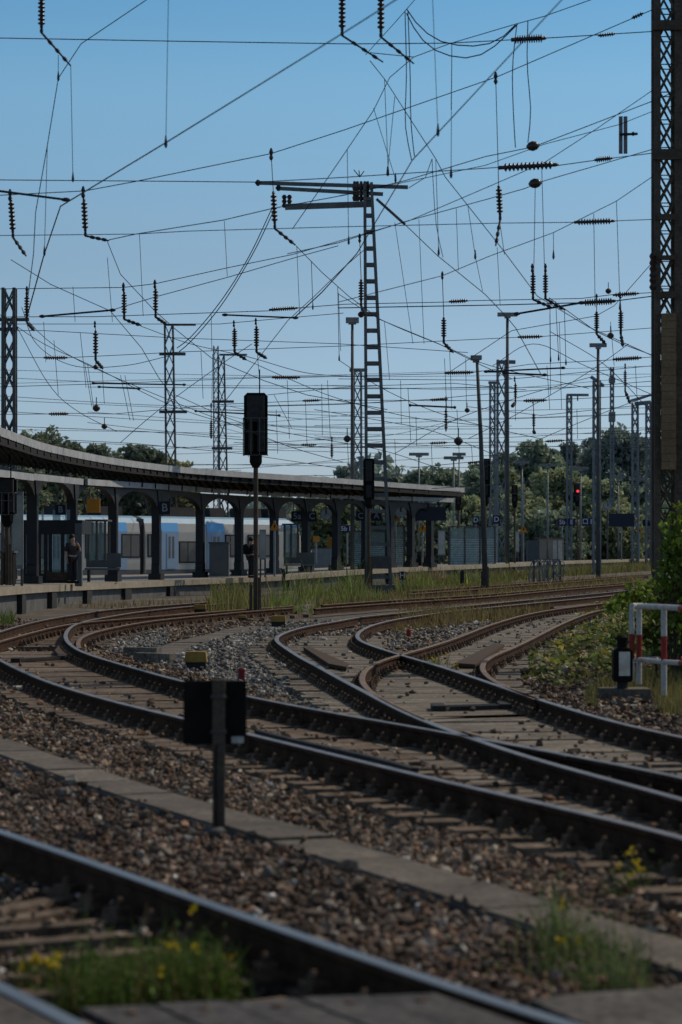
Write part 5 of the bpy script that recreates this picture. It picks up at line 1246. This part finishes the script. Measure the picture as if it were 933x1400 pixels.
# --- further cross spans, level wires with inline insulators
lev = [('level wire crossing above the slim lattice masts', [(-60, 443), (150, 443), (300, 443), (400, 434), (470, 428)], S3, ()),
       ('level wire with an insulator near the left edge, below the tube', [(-60, 487), (59, 489), (93, 489), (252, 481), (470, 473), (710, 461), (742, 460), (896, 448)], S3, ((60, 489, 93, 489, 3), (708, 461, 742, 460, 3))),
       ('level wire with an insulator right above the signal', [(-60, 530), (0, 529), (131, 525), (370, 516), (411, 516), (600, 511), (648, 509), (725, 498), (838, 492), (893, 488)], S3, ((372, 516, 411, 516, 3.2), (608, 510, 648, 509, 3.2), (838, 491.5, 878, 489, 3.4))),
       ('level wire running behind the left masts to the signal', [(-60, 452), (60, 452), (240, 462), (463, 470), (640, 482)], S4, ()),
       ('level wire with two insulators crossing right of the signal', [(-60, 567), (65, 566), (95, 565), (156, 566), (300, 553), (414, 548), (440, 547), (715, 548), (749, 547), (893, 540)], S4, ((67, 566, 94, 565.5, 3), (414, 548, 439, 547, 2.6), (716, 548, 748, 547, 3))),
       ('level wire above the tree line with insulators at the middle', [(-60, 580), (200, 590), (410, 608), (434, 607), (587, 606), (613, 605), (745, 604), (773, 602), (893, 598)], S5, ((412, 608, 433, 608, 2.2), (588, 606, 612, 605, 2.4), (746, 603.5, 772, 602, 2.4))),
       ('level wire just below the signal head height', [(320, 605), (463, 612), (620, 609), (893, 612)], S5, ()),
       ('level wire through the middle lamp pole tops', [(340, 556), (463, 553), (588, 546), (640, 541), (893, 521)], S4, ((588, 547, 613, 545.5, 2.4),)),
       ('level wire at the height of the tallest pole head', [(463, 518), (680, 520), (893, 500)], S4, ()),
       ('level wire behind the dark lamp pole', [(640, 556), (740, 568), (893, 552)], S5, ()),
       ('low wire over the canopy roof on the left', [(60, 600), (180, 606), (330, 620), (463, 640)], S5, ()),
       ('low wire over the trees on the right', [(560, 640), (700, 626), (893, 630)], S5, ((640, 633, 662, 631, 2),)),
       ('lowest wire in front of the trees on the right', [(590, 668), (720, 660), (893, 664)], S5, ()),
       ('wire at two thirds of the way between signal and centre mast', [(366, 540), (463, 530), (523, 527), (620, 524), (720, 533)], S5, ())]
for lab, pts, d, ins in lev: wire(lab, pts, d, 1.1, ins=ins)
diag = [('long diagonal wire from the left masts down toward the canopy centre', [(40, 440), (66, 466), (114, 496), (222, 543), (330, 585), (400, 612), (470, 632)], S3),
        ('second diagonal wire below it from the left edge', [(0, 430), (60, 470), (130, 502), (220, 548), (300, 576), (380, 590)], S4),
        ('steep wire from the left edge mast down to the canopy roof', [(25, 450), (68, 527), (106, 562), (160, 590)], S3),
        ('wire rising from the canopy roof to the left slim mast arm', [(165, 605), (218, 560), (300, 500), (345, 470)], S4),
        ('curved wire from paired insulators past the slim masts', [(193, 446), (260, 470), (340, 488), (420, 510), (500, 515)], S4),
        ('wire running right from the pair above the signal', [(337, 492), (400, 520), (463, 545), (560, 570), (660, 582)], S4),
        ('thin wire running right from the left slim mast', [(240, 540), (330, 578), (420, 597), (520, 615), (600, 640)], S5),
        ('diagonal wire from the centre mast to the middle lamp pole', [(463, 402), (523, 438), (614, 476), (674, 501), (805, 531)], S3),
        ('lower diagonal wire from the centre mast rightwards', [(463, 492), (523, 531), (590, 561), (660, 582), (740, 600)], S4),
        ('wire from the tallest pole sloping to the right mast', [(674, 500), (730, 470), (800, 500), (893, 540)], S4),
        ('wire rising right over the trees to the dark lamp pole', [(640, 600), (700, 570), (770, 530), (818, 500), (860, 470)], S4),
        ('wire from the dark lamp pole down to the right mast', [(752, 453), (815, 490), (850, 520), (893, 566)], S4),
        ('faint wire crossing behind the centre mast', [(430, 560), (520, 575), (600, 592), (720, 640)], S5),
        ('faint wire rising behind the middle lamp pole', [(540, 620), (620, 575), (720, 540), (810, 515)], S5),
        ('faint wire rising toward the far radio mast', [(660, 640), (740, 600), (837, 560), (893, 540)], S5),
        ('thin curve hanging between left mast and lone insulator', [(30, 420), (50, 470), (100, 500), (170, 500), (230, 487)], S4)]
for lab, pts, d in diag: wire(lab, pts, d, 1.15, smooth=True)
FW = random.Random(21)
for k in range(34):
    y0 = FW.uniform(505, 655); x0 = FW.choice((-20, -20, 120, 300, 430)); x1 = FW.choice((330, 520, 700, 893, 893)); x1 = max(x1, x0 + 200); y1 = y0 + FW.uniform(-30, 30); sg = FW.uniform(0, 12)
    wire('one of the faint far overhead wires crossing low above the station', [(x0, y0), ((x0 + x1) / 2, (y0 + y1) / 2 + sg), (x1, y1)], FW.uniform(105, 150), FW.uniform(.7, .95), smooth=True, group='faint far overhead wires')
# droppers and loops: separate hanging lines seen between the level wires
R2_ = random.Random(5); nd = 0
dl = [(100, 392, 103, 440, S2), (147, 352, 154, 440, S2), (191, 320, 196, 432, S2), (307, 302, 311, 378, S2), (406, 337, 410, 430, S2), (540, 304, 565, 470, S2), (573, 300, 580, 470, S2), (526, 440, 533, 520, S2),
      (463, 400, 466, 480, S2), (615, 480, 618, 560, S3), (650, 350, 660, 398, S2), (680, 338, 684, 416, S2), (624, 285, 627, 370, S2),
      (110, 455, 118, 530, S3), (116, 497, 126, 556, S3), (120, 498, 128, 556, S3), (165, 513, 178, 575, S3), (171, 513, 183, 575, S3), (140, 505, 143, 552, S3), (74, 465, 80, 540, S3), (60, 440, 63, 495, S3), (352, 482, 356, 530, S3), (275, 480, 278, 545, S3), (289, 430, 290, 480, S3), (291, 484, 290, 546, S3),
      (375, 540, 399, 585, S4), (393, 520, 396, 600, S4), (448, 520, 452, 600, S4), (440, 525, 441, 595, S4), (548, 520, 549, 580, S4), (558, 530, 562, 605, S4), (569, 570, 570, 610, S4), (608, 490, 611, 560, S4), (625, 560, 628, 620, S4), (637, 490, 638, 560, S4), (752, 430, 753, 540, S4), (765, 440, 768, 560, S4), (789, 560, 790, 600, S4), (705, 548, 705, 575, S4), (748, 500, 752, 560, S4), (835, 440, 840, 500, S4), (869, 500, 872, 560, S4),
      (336, 580, 340, 625, S5), (378, 560, 380, 620, S5), (418, 550, 420, 610, S5), (475, 600, 477, 640, S5), (540, 600, 542, 650, S5), (590, 606, 592, 660, S5), (645, 610, 648, 660, S5), (690, 625, 692, 660, S5), (735, 600, 736, 640, S5), (800, 600, 801, 650, S5), (850, 600, 852, 660, S5)]
for xa, ya, xb, yb, d in dl:
    wire('one of the thin vertical droppers hanging between the overhead wires', [(xa, ya), (xb, yb)], d, .95, group='thin vertical droppers', cat='dropper')
for px, y, rr, d, lab in ((832, 398, 4, S2, 'round ball insulator near the right mast above the cross wire'), (835, 459, 4.5, S3, 'round ball insulator below the paired insulators at the right'), (494, 430, 4.5, S2, 'round ball insulator against the big centre mast'),
                          (639, 561, 3.5, S4, 'round ball insulator left of the middle lamp pole'), (131, 502, 3.5, S3, 'small ball insulator above the left tubes'), (132, 558, 5, S3, 'cluster of fittings hanging left of the slim masts'), (143, 583, 4, S3, 'small hanging weight above the canopy at left'),
                          (475, 600, 5, S5, 'cluster of fittings behind the tall grey pole'), (627, 603, 6, S5, 'cluster of fittings left of the middle lamp pole')):
    R_ = rr * d / F; q = P(px, y, d); m = MB(); m.lathe(q - Vector((R_, 0, 0)), [(R_ * .3, 0), (R_ * .85, R_ * .5), (R_, R_), (R_ * .85, R_ * 1.5), (R_ * .3, R_ * 2)], 12, (1, 0, 0)); m.tube([q, q + Vector((0, 0, R_ * 3))], R_ * .15, 5)
    o = m.build('ball_insulator', M_ins); tag(o, lab, 'insulator', 'ball insulators')

# ================================================================ VEGETATION
def blades(name, label, xy, z, h, wd, cols, cat='grass', lean=.35, kind='stuff', parent=None):
    n = len(xy); a = rng.uniform(0, 2 * np.pi, n); l = rng.normal(0, lean, n) * h; la = rng.uniform(0, 2 * np.pi, n)
    dx, dy = np.cos(a) * wd / 2, np.sin(a) * wd / 2; lx, ly = np.cos(la) * l, np.sin(la) * l
    b = np.c_[xy, z]; o = np.zeros(n)
    V = np.stack([b + np.c_[-dx, -dy, o], b + np.c_[dx, dy, o], b + np.c_[dx * .7 + lx * .35, dy * .7 + ly * .35, h * .55], b + np.c_[-dx * .7 + lx * .35, -dy * .7 + ly * .35, h * .55],
                  b + np.c_[lx + dx * .15, ly + dy * .15, h], b + np.c_[lx - dx * .15, ly - dy * .15, h]], 1).reshape(-1, 3)
    idx = np.array([0, 1, 2, 3, 3, 2, 4, 5]); loops = (idx[None] + (np.arange(n) * 6)[:, None]).ravel()
    ob = raw_mesh(name, V, 4, loops, L_grass, np.repeat(cols, 2, 0), parent=parent)
    if parent is None: tag(ob, label, cat, kind=kind)
    return ob
def scatter(poly, n, d0=None):
    """random ground spots inside a photo-space polygon, even over the ground"""
    pg = [tuple(G(x, y, -.25))[:2] for x, y in poly]
    xs, ys = [q[0] for q in pg], [q[1] for q in pg]; out = []
    tot = 0
    for _ in range(60):
        x = rng.uniform(min(xs), max(xs), n * 2); y = rng.uniform(min(ys), max(ys), n * 2); k = inpoly(x, y, pg); out.append(np.c_[x, y][k]); tot += k.sum()
        if tot >= n: break
    return np.concatenate(out)[:n]
ZG = lambda xy: np.array([zr(d) - .255 for d in xy[:, 1]])
def clump(xy, thr=.45, f=.6):
    v = np.sin(xy[:, 0] * f * 2.1 + 1.3) * np.sin(xy[:, 1] * f * .8) + np.sin(xy[:, 0] * f * .9 + xy[:, 1] * f * .5) * .7 + rng.normal(0, .4, len(xy))
    return v
def gcol(n, base, var=.3, dry=0.0, drycol=(.20, .155, .07)):
    c = np.tile(np.array(base), (n, 1)) * np.exp(rng.normal(0, var, (n, 1))); k = rng.uniform(size=n) < dry; c[k] = np.array(drycol) * np.exp(rng.normal(0, .2, (k.sum(), 1))); return c
xy = scatter([(352, 848), (420, 842), (520, 828), (560, 815), (700, 800), (700, 792), (560, 800), (470, 806), (356, 826)], 8500); xy = xy[clump(xy, f=1.3) > -.35]; h = .55 + .35 * np.clip(clump(xy), -1, 1.3); pxx = PX(xy[:, 0], xy[:, 1]); h = h * (.55 + .45 * np.sin(xy[:, 0] * .9 + 2) * np.cos(xy[:, 1] * .21) + .25 * np.sin(xy[:, 0] * 2.3)) ; h = np.where(pxx < 500, h * 1.35, h * .8) * np.clip((pxx - 335) / 40, .25, 1); h = np.where(rng.uniform(size=len(h)) < .05, h * 1.7 + .2, h)
blades('tall_grass', 'tall green grass growing around the foot of the tall signal and the centre mast', xy, ZG(xy), np.clip(h, .10, 1.6) * rng.uniform(.4, 1.2, len(xy)), .032, gcol(len(xy), (.16, .215, .05), .35, .22))
xy = scatter([(285, 842), (352, 846), (356, 824), (290, 822)], 700); blades('tall_grass', 'patchy weeds left of the tall signal post in front of the platform wall', xy, ZG(xy), rng.uniform(.2, .9, len(xy)), .035, gcol(len(xy), (.18, .19, .05), .3, .3))
xy = scatter([(535, 868), (700, 848), (760, 832), (700, 829), (600, 838), (545, 850)], 5200); blades('dry_grass', 'dry brownish grass between the bending switch track and the branch track', xy, ZG(xy), np.clip(.22 + .12 * clump(xy), .06, .7) * rng.uniform(.4, 1.2, len(xy)), .03, gcol(len(xy), (.20, .165, .065), .3, .5))
xy = scatter([(430, 832), (560, 834), (720, 820), (880, 804), (880, 790), (700, 800), (560, 812), (430, 826)], 6000); blades('dry_grass', 'dry grass strip between the farther tracks', xy, ZG(xy), rng.uniform(.08, .4, len(xy)), .04, gcol(len(xy), (.20, .17, .065), .3, .4))
xy = scatter([(540, 806), (660, 798), (780, 788), (900, 780), (900, 774), (760, 779), (650, 786), (540, 796)], 9000); blades('tall_grass', 'overgrown green strip below the far platform wall', xy, ZG(xy), rng.uniform(.15, .8, len(xy)), .06, gcol(len(xy), (.17, .18, .055), .3, .35))
xy = scatter([(556, 803), (610, 799), (612, 793), (556, 797)], 420); blades('pampas_grass', 'pale feathery dry grass plumes below the glass shelters', xy, ZG(xy), rng.uniform(.35, .95, len(xy)), .06, gcol(len(xy), (.36, .29, .19), .15), lean=.2)
xy = scatter([(-60, 868), (22, 858), (18, 846), (-60, 852)], 500); blades('tall_grass', 'small patch of green weeds at the left edge below the platform', xy, ZG(xy), rng.uniform(.1, .4, len(xy)), .025, gcol(len(xy), (.10, .15, .03), .3))
xy = scatter([(800, 975), (960, 990), (1000, 960), (1000, 930), (880, 928), (830, 945), (800, 950)], 5200); xy = xy[~((np.abs(PX(xy[:, 0], xy[:, 1]) - 856) < 40) & (xy[:, 1] < 29.6))]; blades('dry_grass', 'dry and green grass around the dwarf signal and the railings', xy, ZG(xy), rng.uniform(.05, .32, len(xy)), .010, gcol(len(xy), (.17, .17, .055), .3, .35))
xy = scatter([(60, 830), (300, 823), (345, 836), (300, 840)], 500); blades('dry_grass', 'sparse dry tufts between the two curling tracks', xy, ZG(xy), rng.uniform(.05, .3, len(xy)), .03, gcol(len(xy), (.20, .17, .065), .3, .4))

def leaves(name, C, size, cols, parent=None, label=None, cat=None, kind=None, mt=None, flat=0.0, tri=False):
    n = len(C); u = rng.normal(size=(n, 3)); u /= np.linalg.norm(u, axis=1)[:, None]; v = rng.normal(size=(n, 3)); v[:, 2] += flat * 0
    v -= (v * u).sum(1)[:, None] * u; v /= np.linalg.norm(v, axis=1)[:, None]
    if flat: u[:, 2] *= 1 - flat; u /= np.linalg.norm(u, axis=1)[:, None]; v[:, 2] *= 1 - flat; v /= np.linalg.norm(v, axis=1)[:, None]
    s = np.asarray(size).reshape(-1, 1) * np.ones((n, 1)); w_ = np.cross(u, v) * s * .12
    V = np.stack([C - u * s * .6, C + v * s * .38 - u * s * .05 + w_, C + u * s * .6, C - v * s * .38 - u * s * .05 + w_], 1).reshape(-1, 3)
    loops = np.arange(n * 4)
    o = raw_mesh(name, V, 4, loops, mt or L_leaf, cols, parent=parent)
    if parent is None: tag(o, label, cat, kind=kind)
    return o
# foreground plants
def plant(name, poly, n, hh, lab, flowers, fx, cat='plant', base=(.085, .135, .028), bl=.012):
    xy = scatter(poly, n); c0 = xy.mean(0); r = thing(name, lab, cat, (c0[0], c0[1], -.25), 'flowering weeds by the tracks')
    ed = 1.0; xy = xy + np.where(rng.uniform(size=(n, 1)) < .12, rng.normal(0, .16, (n, 2)), rng.normal(0, .02, (n, 2))); h = hh * rng.uniform(.25, 1.05, n) * (.8 + .45 * np.clip(clump(xy, f=5), -1, 1)); h = np.where(rng.uniform(size=n) < .03, h * 1.6 + .04, h)
    blades('stems', '', xy, np.full(n, -.25), h, bl * .7, gcol(n, base, .35, .12), parent=r)
    k = int(n * 1.1); j = rng.integers(0, n, k); t = rng.uniform(.25, 1.0, k); C = np.c_[xy[j] + rng.normal(0, .02, (k, 2)), -.25 + h[j] * t]
    leaves('leaves', C, rng.uniform(.012, .030, k), gcol(k, base, .35), parent=r)['kind'] = 'stuff'
    if flowers:
        px = PX(xy[:, 0], xy[:, 1]); cand = np.where((px > fx[0]) & (px < fx[1]) & (h > np.quantile(h, .5)))[0]
        if len(cand) == 0: cand = np.arange(n)
        j = rng.choice(cand, flowers); cl = np.repeat(j, 9); C = np.c_[xy[cl] + rng.normal(0, .012, (len(cl), 2)), -.25 + h[cl] + rng.normal(0, .012, len(cl))]
        leaves('flowers', C, .020, gcol(len(C), (.62, .47, .012), .15), parent=r)['kind'] = 'stuff'
plant('weed', [(100, 1404), (200, 1392), (330, 1376), (372, 1340), (352, 1322), (230, 1332), (130, 1352), (80, 1376)], 3600, .20, 'low bushy green weed with yellow flowers between the foreground rails', 9, (215, 345))
plant('weed', [(20, 1392), (86, 1404), (96, 1360), (50, 1345), (10, 1350)], 420, .12, 'small weed with yellow flowers beside the nearest rail at lower left', 9, (0, 100), base=(.07, .11, .02))
plant('weed', [(735, 1330), (800, 1372), (880, 1382), (868, 1345), (800, 1312), (745, 1300)], 1000, .29, 'feathery green weed with pale yellow tops growing beside the concrete cable trough', 3, (720, 800), base=(.12, .16, .06))
plant('weed', [(800, 1245), (880, 1240), (895, 1222), (820, 1222)], 90, .26, 'thin weed with bright yellow flowers at the sleeper ends on the right', 5, (800, 890), base=(.075, .11, .03), bl=.008)
plant('weed', [(576, 925), (622, 936), (628, 918), (585, 910)], 150, .26, 'yellowish green weed growing between the rails at the diamond crossing', 6, (575, 630), base=(.14, .15, .02), bl=.03)
# ivy and bush on the right
xy = scatter([(718, 935), (760, 945), (850, 935), (890, 900), (900, 850), (900, 822), (850, 822), (810, 832), (760, 866), (725, 900)], 4600)
hz = np.clip(.22 + .16 * clump(xy, f=1.2), .03, .5) * rng.uniform(.1, 1.2, len(xy)); rightness = np.clip((PX(xy[:, 0], xy[:, 1]) - 760) / 130, .3, 1.6)
cc = gcol(len(xy), (.13, .16, .045), .45, .14, (.34, .28, .06))
leaves('creeper', np.c_[xy, ZG(xy) + .03 + hz * rightness], rng.uniform(.08, .17, len(xy)), cc, label='low creeping ivy spreading over the gravel left of the railings', cat='ivy', kind='stuff', flat=.3)
def bush(lab, blobs, n, size, base, stems, D0, dark=.5):
    r = thing('bush', lab, 'bush', (X(stems[0][0], D0), D0, -.25), 'bushes by the railings'); CC = []; col = []
    tw = sum(b[3] ** 2 for b in blobs)
    for px, py, D, rr in blobs:
        k = int(n * rr ** 2 / tw); c = np.array(P(px, py, D)); d = rng.normal(size=(k, 3)); d /= np.linalg.norm(d, axis=1)[:, None]; t = rng.uniform(.25, 1, k) ** .5
        t *= 1 + .25 * np.sin(d[:, 0] * 7 + px) * np.cos(d[:, 2] * 6 + py); q = c + d * (t * rr)[:, None] * np.array([1, 1, .9]); CC.append(q)
        col.append(gcol(k, base, .4) * (.5 + .7 * np.clip((t - .4) / .6, 0, 1))[:, None])  # shade painted into the leaf colour: darker toward each blob's inside
    C = np.concatenate(CC); cl = np.concatenate(col); kk = C[:, 2] > -.22
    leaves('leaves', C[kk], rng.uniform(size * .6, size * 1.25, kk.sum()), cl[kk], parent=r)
    m = MB()
    for px, py, D in stems: 
        a = Vector((X(stems[0][0], D0), D0, -.3)); b_ = P(px, py, D); md = a.lerp(b_, .5) + Vector((random.uniform(-.1, .1), 0, .15)); m.tube([a, md, b_], [.022, .014, .006], 6)
    m.build('stems', M_trunk, r)
bush('bright leafy bush at the right edge in front of the mast', [(935, 730, 32, .28), (950, 765, 32, .36), (925, 790, 32, .28), (985, 740, 32, .45), (930, 835, 32.3, .36), (900, 815, 32.3, .26), (965, 840, 32, .5), (990, 800, 32, .5), (875, 812, 33, .2), (855, 822, 33.5, .14), (838, 830, 34, .1), (915, 752, 32, .14), (935, 700, 32, .16), (912, 770, 32, .12)],
     4200, .085, (.15, .215, .03), [(925, 700, 32), (905, 770, 32), (930, 745, 32), (960, 720, 32), (900, 800, 32)], 32.0)
bush('darker bush behind the red and white railings', [(930, 880, 33.5, .42), (900, 870, 33.5, .34), (960, 900, 33, .5), (880, 850, 33.5, .28), (1000, 880, 33, .5), (850, 870, 34, .22), (945, 850, 33.5, .4)],
     3600, .075, (.125, .165, .04), [(900, 850, 33.5), (930, 840, 33.5), (960, 860, 33.5)], 33.5)
xy = scatter([(690, 802), (760, 805), (860, 812), (905, 800), (905, 790), (830, 785)], 10)

bush('wide bush on the bank to the right of the railings', [(1080, 820, 31, .7), (1130, 860, 30, .6), (1200, 820, 30, .8), (1060, 880, 31.5, .5), (1270, 860, 29.5, .7), (1160, 900, 29.5, .5)], 5200, .085, (.11, .16, .035), [(1100, 820, 31), (1180, 800, 30)], 30.5)
xy = np.c_[rng.uniform(4.6, 16, 9000), rng.uniform(20, 34, 9000)]; xy = xy[(xy[:, 0] > .155 * xy[:, 1] + .4)]
blades('dry_grass', 'rough grass on the bank to the right of the tracks', xy, ZG(xy), rng.uniform(.05, .35, len(xy)), .014, gcol(len(xy), (.15, .16, .05), .3, .35))
# ================================================================ TREES
def tree(px, ytop, ybase, wpx, D, lab, base, n=3200, seed=0, group='trees beyond the station'):
    wpx *= 1.25
    r_ = np.random.default_rng(seed); rr_ = random.Random(seed)
    zt, zb = P(0, ytop, D).z, zr(D) - .3; h = zt - zb; w_ = wpx * D / F; x = X(px, D)
    r = thing('tree', lab, 'tree', (x, D, zb), group)
    m = MB(); t1 = Vector((x + rr_.uniform(-.3, .3), D, zb + h * .45)); m.tube([Vector((x, D, zb)), t1, Vector((x + rr_.uniform(-.5, .5), D, zb + h * .85))], [h * .022, h * .015, h * .004], 8)
    for k in range(7):
        a = rr_.uniform(0, 6.28); s = Vector((x, D, zb + h * rr_.uniform(.3, .7))); m.tube([s, s + Vector((math.cos(a) * w_ * .2, math.sin(a) * w_ * .2, h * .1)), s + Vector((math.cos(a) * w_ * .4, math.sin(a) * w_ * .4, h * .16))], [h * .009, h * .006, h * .002], 5)
    m.build('trunk', M_trunk, r)
    nb = 48; C = []; cols = []
    for k in range(nb):
        u = r_.uniform(0, 1); zc = zb + h * (.08 + .83 * u); prof = math.sin(math.pi * min(1, .22 + .70 * u)) ** .4
        a = r_.uniform(0, 2 * np.pi); rad = w_ / 2 * prof * r_.uniform(.15, .78); c = np.array([x + math.cos(a) * rad, D + math.sin(a) * rad, zc]); br = w_ * r_.uniform(.14, .25) * (1.1 - .3 * u)
        kk = n // nb; d = r_.normal(size=(kk, 3)); d /= np.linalg.norm(d, axis=1)[:, None]; t = r_.uniform(.1, 1, kk) ** .45
        t = t * (1 + .3 * np.sin(d[:, 0] * 5 + k) * np.sin(d[:, 2] * 5 + k * 2))
        q = c + d * (t * br)[:, None] * np.array([1.1, 1.1, .85]); C.append(q)
        cl = np.tile(np.array(base), (kk, 1)) * np.exp(r_.normal(0, .20, (kk, 1))) * math.exp(r_.normal(0, .13)); cl *= (.80 + .45 * np.clip((t - .35) / .65, 0, 1) * (.7 + .5 * d[:, 2:3].ravel()))[:, None]; cols.append(cl)  # crown shading painted in: inner leaves darker, outer and upper ones lighter
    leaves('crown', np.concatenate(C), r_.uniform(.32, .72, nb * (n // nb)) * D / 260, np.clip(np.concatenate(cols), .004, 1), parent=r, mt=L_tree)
G1, G2, G3 = (.225, .280, .195), (.265, .300, .165), (.165, .212, .180)  # tree greens lightened in place of a haze volume
TR = [(212, 608, 50, 200, (.19, .225, .155), 'rounded tree between the dark tree and the yellowish one'), (95, 592, 60, 195, (.19, .225, .155), 'tree on the right shoulder of the tallest left tree'), (703, 610, 60, 285, G1, 'tree top between the lamp pole trees'), (766, 598, 55, 295, G3, 'dark tree top between the broad tree and the round crown'), (820, 586, 60, 305, G3, 'dark left shoulder of the largest round crown'), (872, 590, 55, 305, G3, 'dark right shoulder of the largest round crown'), (664, 628, 55, 290, G1, 'tree top just left of the lamp pole trees'), (846, 578, 95, 290, G3, 'largest dark round tree crown left of the big mast'), (795, 602, 60, 300, G3, 'dark tree left of the largest round crown'), (735, 598, 80, 270, G1, 'broad tree rising above its neighbours behind the tallest lamp pole'),
      (893, 612, 60, 300, G3, 'dark tree partly hidden by the big mast'), (690, 622, 60, 260, G2, 'lighter green tree behind the letter D signs'), (655, 640, 60, 255, G1, 'medium tree behind the middle lamp pole'), (610, 636, 70, 300, G1, 'bushy tree above the canopy end'),
      (570, 640, 60, 310, G1, 'small tree top seen just right of the centre mast'), (533, 646, 55, 320, G3, 'small dark tree top behind the centre mast'), (480, 632, 45, 300, G3, 'round tree top above the canopy left of the centre mast'), (505, 652, 50, 310, G1, 'low tree top beside the black signal on the centre mast'),
      (765, 640, 80, 235, G2, 'lighter bushy tree behind the red signal'), (820, 650, 80, 235, G2, 'mid green tree behind the far clock'), (720, 668, 80, 225, G2, 'low bright tree behind the hut'), (870, 655, 80, 240, G1, 'mid green tree behind the letter F sign'), (640, 680, 70, 225, G2, 'low tree behind the glass shelter'), (590, 686, 70, 220, G1, 'low tree seen below the canopy end'),
      (540, 690, 80, 215, G1, 'low tree seen through the rightmost canopy arches'), (480, 690, 80, 215, G2, 'yellowish tree seen through the middle canopy arches'), (430, 688, 70, 215, G2, 'yellowish tree seen through the arch with the clock'), (680, 700, 70, 215, G1, 'shrubby tree behind the middle poles'), (760, 700, 80, 215, G1, 'shrubby tree behind the hut roof'), (840, 700, 90, 220, G2, 'shrubby tree below the far departure board'), (905, 690, 70, 230, G1, 'shrubby tree behind the big mast foot'),
      (62, 572, 92, 190, (.21, .245, .16), 'tallest round tree above the canopy at the left'), (28, 582, 70, 185, (.21, .245, .16), 'tree behind the left edge lattice mast'), (140, 598, 62, 200, (.19, .225, .155), 'middle tree above the canopy at the left'), (190, 598, 55, 195, (.15, .18, .125), 'dark tree left of the slim lattice mast'), (166, 606, 55, 205, (.19, .225, .155), 'small tree between its two neighbours above the canopy'), (250, 622, 66, 190, (.25, .24, .11), 'low yellowish green tree behind the slim lattice mast'), (100, 612, 50, 190, (.19, .225, .145), 'low tree in the gap above the canopy at left')]
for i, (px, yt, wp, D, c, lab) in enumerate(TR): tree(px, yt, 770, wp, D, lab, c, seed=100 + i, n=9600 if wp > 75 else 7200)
# far off wood that reads as one mass
n = 30000; x = rng.uniform(-190, 190, n); y = rng.uniform(330, 420, n); top = 10.5 + 2.6 * np.sin(x * .06) + 2 * np.sin(x * .17 + 1) + 1.5 * np.sin(x * .41)
z = rng.uniform(0, 1, n) ** .6 * top
leaves('far_wood', np.c_[x, y, z + .5], rng.uniform(.9, 1.9, n), np.tile((.22, .275, .235), (n, 1)) * np.exp(rng.normal(0, .3, (n, 1))), label='far off wood closing the view behind the station', cat='wood', kind='stuff', mt=L_tree)  # pale leaf colour carries the far haze
